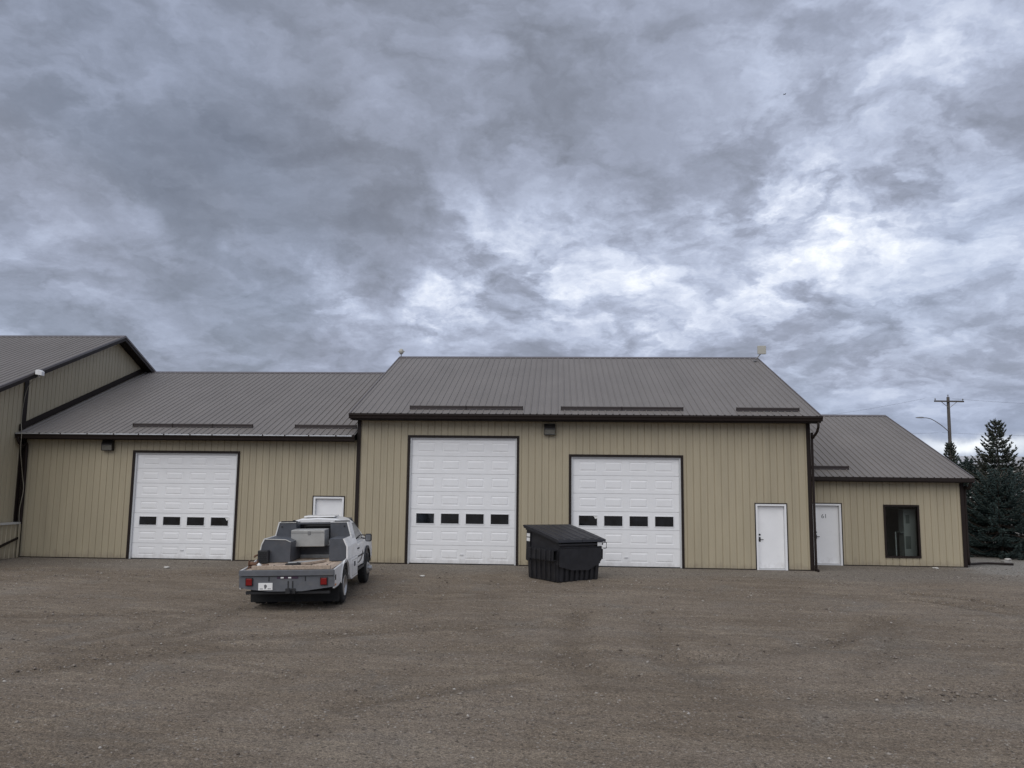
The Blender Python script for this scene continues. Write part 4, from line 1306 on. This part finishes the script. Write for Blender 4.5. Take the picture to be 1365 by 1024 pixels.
def wheel(x, y, side, dish):
    """side = +1: outer face towards +x"""
    R = .395
    pr = [(-.11, .24), (-.118, .30), (-.112, .365), (-.085, .390), (-.03, R), (.03, R), (.085, .390), (.112, .365), (.118, .30), (.11, .24)]
    w_ = obj('wheel', MB().lathe_x([(px * 1.0, r) for px, r in pr], (x, y, WZ), 30), M_RUB, T, smooth=True)
    tr_ = MB()
    for k in range(30):
        a = 2 * PI * k / 30
        for xo in (-.055, .055):
            c_, s_ = math.cos(a), math.sin(a)
            q = []
            for rr, da in ((.388, -.055), (.388, .055), (.403, .05), (.403, -.05)):
                q.append((y + rr * math.cos(a + da), WZ + rr * math.sin(a + da)))
            tr_.loft([[(x + xo - .035, yy, zz) for yy, zz in q], [(x + xo + .035, yy, zz) for yy, zz in q]])
    obj('tread', tr_, M_RUB, w_)
    if dish == 'in':
        rp = [(.112, .245), (.126, .236), (.118, .222), (.085, .205), (.060, .185), (.052, .12), (.058, .08), (.105, .07), (.115, .04), (.115, .005)]
    else:
        rp = [(.095, .235), (.105, .225), (.09, .20), (.10, .17), (.165, .12), (.175, .085), (.23, .075), (.24, .04), (.24, .005)]
    obj('rim', MB().lathe_x([(side * px, r) for px, r in rp], (x, y, WZ), 26), M_RIM, w_, smooth=True)
    nb = MB()
    for k in range(8):
        a = 2 * PI * k / 8
        bx = .05 if dish == 'in' else .135
        yy, zz = y + .13 * math.cos(a), WZ + .13 * math.sin(a)
        nb.tube([(x + side * bx, yy, zz), (x + side * (bx + .04), yy, zz)], .014, 6)
    obj('wheel_nut', nb, M_GREYMETAL, w_)


for s in (-1, 1):
    wheel(s * .94, RA, s, 'in')
    wheel(s * .66, RA, s, 'in')
    wheel(s * .90, 3.7, s, 'out')
shade_fill = obj('shade_fill_wheel', MB().lathe_x([(-.09, .20), (-.10, .33), (-.07, .37), (.07, .37), (.10, .33), (.09, .20)], (0, 0, 0), 24), M_RUB, T, smooth=True)  # tyre added under the bed so the gap reads as dark shade
shade_fill.rotation_euler = (0, PI / 2, 0)
shade_fill.location = (.1, -.46, .44)

# clutter carried on the deck
def on_deck(name, label, cat, mb, m, smooth=False):
    o = obj(name, mb, m, None, smooth)
    o.matrix_world = Matrix.Translation(truck.location) @ truck.rotation_euler.to_matrix().to_4x4()
    return tag(o, label, cat)


on_deck('steel_bar', 'long dull steel bar lying across the pickup deck under the silver box', 'steel bar', MB().tube([(-.25, .0, .885), (.50, .52, .885)], .028, 6), M_ALU)
on_deck('timber_offcut', 'weathered timber offcut on the right of the pickup deck', 'timber', MB().loft([[(.0, -.2, .855), (.11, -.24, .855), (.11, -.24, .90), (.0, -.2, .90)], [(.45, .50, .855), (.56, .46, .855), (.56, .46, .90), (.45, .50, .90)]]), M_DECK)
ch = []
for k in range(40):
    tt = k / 39
    ch.append((-.98 + .20 * math.sin(tt * 9) * .5 + tt * .25, -.70 + .5 * tt + .08 * math.sin(tt * 17), .868 + .012 * math.sin(tt * 60)))
hs_ = []
for k in range(70):
    tt = k / 69
    hs_.append((-.02 + (.16 + .012 * math.sin(tt * 40)) * math.cos(tt * 2 * PI * 3.2), -.42 + (.15 + .01 * math.sin(tt * 33)) * math.sin(tt * 2 * PI * 3.2), .865 + .055 * tt))
on_deck('hose', 'black hose coiled on the boards of the pickup deck', 'hose', MB().tube(hs_, .017, 6), M_RUB, True)
on_deck('chain', 'rusty chain heaped at the left rear corner of the pickup deck', 'chain', MB().tube(ch, .02, 6), M_RUST)
on_deck('winch_drum', 'rusty winch drum at the left rear edge of the pickup deck', 'winch', MB().lathe_x([(-.10, .02), (-.10, .085), (-.085, .085), (-.08, .05), (.08, .05), (.085, .085), (.10, .085), (.10, .02)], (-.90, -.55, .935), 14), M_RUST)
on_deck('plastic_jug', 'small white jug behind the winch on the pickup deck', 'jug', MB().loft([[(-.72 + r * math.cos(a), -.72 + r * math.sin(a), z) for a in np.linspace(0, 2 * PI, 10, endpoint=False)] for z, r in ((.847, .05), (.86, .06), (.93, .06), (.955, .03), (.975, .022))]), M_WHITEPL, True)

# ------------------------------------------------------------------ dumpster
M_DUMP = mat('dumpster_black', (0.018, 0.018, 0.021), 0.42, var=.35, vscale=5, grime=.5, grime_col=(.026, .024, .022), gscale=3)
M_LID = mat('dumpster_lid', (0.020, 0.020, 0.024), 0.5, var=.25, vscale=6, grime=.35, grime_col=(.06, .056, .05), gscale=4)
DA = math.radians(40.5)
dump = thing('dumpster', 'black steel dumpster with sloping lid, standing in front of the right overhead door', 'dumpster',
             (0.0 + .81 * math.cos(DA), -3.91 + .83 * math.sin(DA), -.075), (math.radians(.9), math.radians(.8), DA))
dump.scale = (.875, 1.0, .96)
Dp = dump
lo = []
for z, hx, y0, y1 in ((.0, .89, .03, 1.33), (.10, .895, .02, 1.335), (.52, .92, .0, 1.36)):
    lo.append([(-hx, y0, z), (hx, y0, z), (hx, y1, z), (-hx, y1, z)])
lower_o = obj('lower_body', MB().loft(lo), M_DUMP, Dp)
for i in range(8):
    x = -.78 + i * .223
    rb_ = MB().loft([[(x * .98 - .05, -.02, .02), (x * .98 + .05, -.02, .02), (x * .98 + .065, .06, .02), (x * .98 - .065, .06, .02)],
                     [(x - .05, -.045, .52), (x + .05, -.045, .52), (x + .065, .01, .52), (x - .065, .01, .52)]])
    obj('rib', rb_, M_DUMP, Dp)
for s in (-1, 1):
    for i in range(6):
        y = .14 + i * .215
        rb_ = MB().loft([[(s * .925, y - .045, .02), (s * .925, y + .045, .02), (s * .84, y + .06, .02), (s * .84, y - .06, .02)],
                         [(s * .955, y - .045, .56), (s * .955, y + .045, .56), (s * .90, y + .06, .56), (s * .90, y - .06, .56)]])
        obj('rib', rb_, M_DUMP, Dp)
up = MB()
prof_side = [(-.03, .50), (1.38, .50), (1.42, 1.44), (-.06, 1.13)]
obj('upper_body', MB().prism(prof_side, 'x', -.935, .935), M_DUMP, Dp)
fp = MB().prism([(-.93, .46), (-.40, .34), (.35, .32), (.80, .50), (.93, .62), (.93, .98), (-.93, .98)], 'y', -.095, -.055)
obj('front_panel', fp, M_DUMP, Dp)
obj('front_rim', MB().cbox(-.97, .97, -.12, -.04, 1.06, 1.13, .012).cbox(-.95, .95, -.10, -.04, .985, 1.02, .008), M_DUMP, Dp)
for s in (-1, 1):
    sl_ = MB()
    a0, a1 = sorted((s * .945, s * 1.11))
    z0, z1 = .62, .93
    sl_.box(a0, a1, .02, 1.16, z1 - .025, z1).box(a0, a1, .02, 1.16, z0, z0 + .025)
    b0, b1 = sorted((s * 1.085, s * 1.11))
    sl_.box(b0, b1, .02, 1.16, z0 + .025, z1 - .025)
    pk = obj('fork_pocket', sl_, M_DUMP, Dp)
    for i in range(5):
        y = .14 + i * .225
        g0, g1 = sorted((s * 1.111, s * 1.145))
        obj('pocket_rib', MB().cbox(g0, g1, y - .03, y + .03, z0 - .01, z1 + .01, .008), M_DUMP, pk)
    top = MB().prism([(-.08, 1.12), (1.44, 1.44), (1.44, 1.50), (-.08, 1.18)], 'x', min(s * .936, s * .985), max(s * .936, s * .985))
    obj('side_rail', top, M_DUMP, Dp)
    obj('rear_post', MB().box(min(s * .94, s * .975), max(s * .94, s * .975), 1.22, 1.40, .52, 1.42), M_DUMP, Dp)
for s in (-1, 1):
    xa, xb = sorted((s * .008, s * 1.035))
    secs = []
    for y, z in ((-.15, 1.165), (-.14, 1.205), (.3, 1.31), (.8, 1.425), (1.2, 1.505), (1.46, 1.555)):
        secs.append([(xa, y, z), (xb, y, z), (xb, y + .01, z + .035), (xa, y + .01, z + .035)])
    ld = obj('lid', MB().loft(secs), M_LID, Dp)
    for i in range(3):
        x = xa + (xb - xa) * (i + .5) / 3
        rr = []
        for y, z in ((-.06, 1.258), (.3, 1.345), (.8, 1.46), (1.2, 1.54), (1.36, 1.57)):
            rr.append([(x - .10, y, z - .004), (x + .10, y, z - .004), (x + .08, y, z + .012), (x - .08, y, z + .012)])
        obj('lid_rib', MB().loft(rr), M_LID, ld)
    edge_r = [[(s * 1.036, y, z - .05), (s * 1.056, y, z - .05), (s * 1.056, y, z + .035), (s * 1.036, y, z + .035)] for y, z in ((-.14, 1.20), (.3, 1.305), (.8, 1.42), (1.2, 1.50), (1.46, 1.55))]
    obj('lid_edge', MB().loft(edge_r), M_LID, ld)
obj('hinge_rod', MB().tube([(-1.05, 1.49, 1.555), (1.05, 1.49, 1.555)], .022, 8), M_DUMP, Dp)
lp = MB().tube([(.96, -.13, 1.14), (1.10, -.13, 1.14), (1.10, -.13, .965), (.98, -.13, .965)], .016, 6)
obj('lid_bracket', lp, M_DUMP, Dp)
st = MB()
st.box(-.978, -.9755, 1.235, 1.385, 1.235, 1.335).box(-.978, -.9755, 1.235, 1.385, 1.10, 1.205)
obj('sticker', st, M_PAPER, Dp, label=None) if False else obj('sticker', st, M_PAPER, Dp)
obj('sticker', MB().box(.70, .90, -.1235, -.1205, 1.035, 1.15), M_PAPER, Dp)


# ------------------------------------------------------------------ conifers
def needle_mat(name, a, b, c):
    m = bpy.data.materials.new(name)
    m.use_nodes = True
    h = NG(m.node_tree)
    gi = h.n('ShaderNodeNewGeometry')
    bs = m.node_tree.nodes['Principled BSDF']
    nz = h.noise(gi.outputs['Position'], 1.6, 4, .6)
    f = h.m('ADD', h.m('MULTIPLY', gi.outputs['Random Per Island'], .55), h.m('MULTIPLY', nz, .45))
    h.put(bs.inputs['Base Color'], h.ramp(f, [(.2, a), (.55, b), (.85, c)]))
    bs.inputs['Roughness'].default_value = .75
    bs.inputs['Specular IOR Level'].default_value = .25
    return m


M_NEED = needle_mat('blue_spruce_needles', (.022, .037, .035), (.044, .067, .063), (.078, .108, .100))
M_NEEDB = needle_mat('spruce_needles_with_brown', (.025, .034, .028), (.048, .060, .048), (.088, .078, .054))
M_BARK = mat('conifer_bark', (.10, .075, .058), .9, var=.3, vscale=12)


def spruce(x, y, H, R, label, seed, needles=M_NEED, dens=1.0, bare_top=0.0, full=.75, z0=0.0, gap=0.0, cat='spruce tree'):
    rng = np.random.default_rng(seed)
    t = thing('spruce_tree', label, cat, (x, y, z0), group='spruces beyond the office wing')
    bend = [(0.03 * H * math.sin(k * .9 + seed) * .2, .02 * math.cos(k + seed), H * k / 6 * .985) for k in range(7)]
    obj('trunk', MB().tube([(0, 0, -.1)] + bend[1:], [.018 * H + .02] + [max(.008, (.018 * H) * (1 - k / 6.3)) for k in range(1, 7)], 8), M_BARK, t, smooth=True)
    Cs, Ds, Ls, Rs = [], [], [], []
    bl = MB()
    z = .20
    while z < H * .975:
        f = z / H
        n = int(rng.integers(7, 10)) if f < .7 else int(rng.integers(5, 7))
        a0 = rng.uniform(0, 2 * PI)
        for k in range(n):
            if rng.random() < gap: continue
            L = R * ((1 - f) ** full) * rng.uniform(.70, 1.10) + .06
            az = a0 + 2 * PI * k / n + rng.uniform(-.25, .25)
            up0 = -.20 + .85 * f ** 1.6 + rng.uniform(-.07, .07)
            ns = max(4, int(L / .085))
            hd = np.array([math.cos(az), math.sin(az), 0])
            side = np.array([-math.sin(az), math.cos(az), 0])
            pts = np.array([hd * L * (i / ns) + np.array([0, 0, z + rng.uniform(-.01, .01) + L * (up0 * (i / ns) - .10 * math.sin(PI * i / ns) + .20 * (i / ns) ** 3)]) for i in range(ns + 1)])
            if L > .3:
                bl.tube([tuple(pts[0]), tuple(pts[ns // 2]), tuple(pts[-1])], [.020 * min(1, L), .012, .004], 4, cap=False)
            for i in range(1, ns + 1):
                s = i / ns
                if s < .18: continue
                tang = pts[i] - pts[i - 1]; tang /= np.linalg.norm(tang)
                wd = .30 * min(1.3, L) * math.sin(PI * min(1.0, .18 + s * .80)) ** .8 * (1.12 - s * .75)
                m_ = max(3, int(round((3 + 16 * wd) * dens)))
                for q in range(m_):
                    sg = rng.choice([-1, 1])
                    o_ = abs(rng.normal(0, .55)) * wd
                    d = tang * rng.uniform(.5, 1.1) + side * sg * rng.uniform(.15, .9) + np.array([0, 0, rng.uniform(-.28, .22)])
                    off = side * sg * o_ + np.array([0, 0, rng.normal(-.015, .022) - .16 * o_])
                    Cs.append(pts[i] + off); Ds.append(d); Ls.append(rng.uniform(.09, .19)); Rs.append(rng.uniform(.016, .027))
        z += rng.uniform(.26, .38) * (1 - .58 * f)
    for k in range(8):                                             # upright leader shoots
        zz = H * (.90 + .012 * k)
        a = rng.uniform(0, 2 * PI)
        Cs.append(np.array([.05 * math.cos(a), .05 * math.sin(a), zz])); Ds.append(np.array([.15 * math.cos(a), .15 * math.sin(a), 1.0])); Ls.append(rng.uniform(.18, .34)); Rs.append(.02)
    C = np.array(Cs); Dd = np.array(Ds); Dd /= np.linalg.norm(Dd, axis=1)[:, None]
    L = np.array(Ls)[:, None]; Rr = np.array(Rs)[:, None]
    ref = np.where(np.abs(Dd[:, 2:3]) < .9, np.array([[0, 0, 1.]]), np.array([[1., 0, 0]]))
    U = np.cross(Dd, ref); U /= np.linalg.norm(U, axis=1)[:, None]
    W = np.cross(Dd, U)
    vv = np.stack([C, C + Dd * L * .4 + U * Rr, C + Dd * L * .4 - U * Rr * .5 + W * Rr * .87, C + Dd * L * .4 - U * Rr * .5 - W * Rr * .87, C + Dd * L], 1)
    ff = np.array([(0, 2, 1), (0, 3, 2), (0, 1, 3), (4, 1, 2), (4, 2, 3), (4, 3, 1)])
    Fc = (ff[None] + (np.arange(len(C)) * 5)[:, None, None]).reshape(-1, 3)
    np_obj('crown', vv.reshape(-1, 3), Fc, needles, t)
    obj('branches', bl, M_BARK, t)
    return t


spruce(18.85, 8.6, 5.62, 2.35, 'tallest spruce beyond the office, with a sparse brownish top', 5, M_NEEDB, 2.5, full=.9, gap=.08)
spruce(17.95, 7.0, 3.25, 2.1, 'low dense blue green spruce in front of the tallest spruce', 8, M_NEED, 2.5, full=.48)
spruce(20.95, 8.4, 5.5, 2.5, 'spruce cut by the right edge of the photo', 12, M_NEEDB, 1.9, full=1.0)
spruce(18.0, 9.6, 3.95, 1.45, 'smaller spruce close behind the office roof corner', 17, M_NEED, 2.4, full=.6)
spruce(21.3, 18.0, 5.2, 1.15, 'lone spruce tip beside the utility pole above the office roof', 23, M_NEEDB, 2.2, full=.8)

# ------------------------------------------------------------------ utility pole with street lamp arm and lines
M_WOOD = mat('weathered_pole_wood', (.075, .066, .058), .9, var=.22, vscale=3, stretch=(4, 4, .4), bump=.3, bscale=20)
M_INS = mat('insulator', (.16, .16, .17), .3)
M_WIRE = mat('power_line', (.05, .05, .055), .6)
pole = thing('utility_pole', 'wooden utility pole with crossarm and lamp arm, far behind the office roof', 'utility pole', (32.5, 42.0, 0), (0, math.radians(.6), 0))
obj('pole', MB().tube([(0, 0, -.3), (0, 0, 5), (0, 0, 10.35)], [.17, .145, .115], 12), M_WOOD, pole, smooth=True)
ca_ = obj('crossarm', MB().box(-1.2, 1.2, -.20, -.10, 9.92, 10.04), M_WOOD, pole)
for x in (-1.12, 1.12):
    obj('insulator', MB().loft([[(x + r * math.cos(a), -.15 + r * math.sin(a), z) for a in np.linspace(0, 2 * PI, 8, endpoint=False)] for z, r in ((10.04, .02), (10.10, .03), (10.12, .06), (10.18, .055), (10.22, .02))]), M_INS, ca_)
obj('insulator', MB().tube([(0, 0, 10.35), (0, 0, 10.55)], [.03, .05], 8), M_INS, pole)
for s in (-1, 1):
    obj('brace', MB().tube([(s * .62, -.15, 9.93), (s * .04, -.13, 9.45)], .025, 6), M_GREYMETAL, pole)
arm = obj('lamp_arm', MB().tube(spline([(-.1, -.1, 7.45), (-.8, -.35, 7.95), (-1.6, -.6, 8.38), (-2.1, -.75, 8.50), (-2.45, -.85, 8.50)], 4), .035, 8), M_GREYMETAL, pole, smooth=True)
obj('lamp_head', MB().loft([[(-2.4 - x, -.85 + a * w_, 8.50 + b * h_) for a, b in ((-1, -.4), (1, -.4), (1, .3), (.5, 1), (-.5, 1), (-1, .3))] for x, w_, h_ in ((0, .05, .05), (.15, .13, .08), (.45, .14, .07), (.65, .08, .03))]), M_GREYMETAL, arm)


def wire(a, b, sag, label):
    a, b = Vector(a), Vector(b)
    pts = [a.lerp(b, i / 24) - Vector((0, 0, 4 * sag * (i / 24) * (1 - i / 24))) for i in range(25)]
    tag(obj('power_line', MB().tube(pts, .006, 5), M_WIRE), label, 'power line', 'lines strung from the utility pole')


wire((30.63, 41.85, 10.2), (2, 62, 9.6), 1.3, 'thin wire leaving the left end of the pole crossarm')
wire((32.87, 41.85, 10.2), (80, 30, 9.8), 1.2, 'thin wire leaving the right end of the pole crossarm')
wire((31.9, 41.85, 7.35), (80, 34, 7.0), .5, 'lower cable running from the pole to the right above the spruces')
wire((31.6, 41.85, 7.35), (0, 47, 7.8), .5, 'lower cable running from the pole to the left behind the roofs')

# ------------------------------------------------------------------ pale shed far behind the spruces
M_SHED = mat('pale_shed_cladding', (.52, .52, .49), .6, var=.06, vscale=.4)
shed = thing('far_shed', 'pale metal shed far behind the spruces', 'building', (46, 52, 0))
sbm = MB()
xs = np.arange(-14, 22, .5)
for i, x in enumerate(xs[:-1]):
    d = .05 if i % 2 else 0
    sbm.quad((x, -d, 0), (x + .5, -d, 0), (x + .5, -d, 4.9), (x, -d, 4.9))
    sbm.quad((x + .5, -.05, 0), (x + .5, 0, 0), (x + .5, 0, 4.9), (x + .5, -.05, 4.9))
obj('wall', sbm, M_SHED, shed)
obj('side_wall', MB().box(-14, -13.95, 0, 14, 0, 4.85).box(21.45, 21.5, 0, 14, 0, 4.85).box(-13.9, 21.4, 13.9, 14, 0, 4.85), M_SHED, shed)
obj('roof', MB().prism([(-.4, 4.86), (7, 6.0), (14.4, 4.86), (14.4, 4.98), (7, 6.12), (-.4, 4.98)], 'x', -14.3, 21.8), mat('pale_shed_roof', (.42, .42, .42), .5), shed)
obj('shed_door', MB().box(-4, 0, -.12, -.06, 0, 3.8), mat('shed_door_grey', (.33, .34, .35), .6), shed)

# ------------------------------------------------------------------ bird high in the sky
bd = Vector((0.27780114, 0.96537112, 0.4815641)) * 160
bird = thing('bird', 'tiny dark bird flying high at the upper right', 'bird', CAM_P + bd, (0, .15, .4))
M_BIRD = mat('bird_plumage', (.03, .03, .035), .8)
obj('body', MB().loft([[(x, r * math.cos(a), r * math.sin(a)) for a in np.linspace(0, 2 * PI, 8, endpoint=False)] for x, r in ((-.24, .02), (-.12, .05), (.02, .065), (.12, .05), (.17, .035), (.21, .03), (.25, .005))]), M_BIRD, bird, smooth=True)
for s in (-1, 1):
    obj('wing', MB().loft([[(.08, s * .04, .03), (-.08, s * .04, .02), (-.08, s * .04, .035), (.08, s * .04, .045)], [(.10, s * .25, .10), (-.05, s * .25, .09), (-.05, s * .25, .10), (.10, s * .25, .115)], [(.0, s * .46, .05), (-.06, s * .46, .045), (-.06, s * .46, .05), (.0, s * .46, .057)]]), M_BIRD, bird)
obj('tail', MB().loft([[(-.20, -.03, -.005), (-.20, .03, -.005), (-.20, .03, .01), (-.20, -.03, .01)], [(-.36, -.07, -.005), (-.36, .07, -.005), (-.36, .07, .003), (-.36, -.07, .003)]]), M_BIRD, bird)
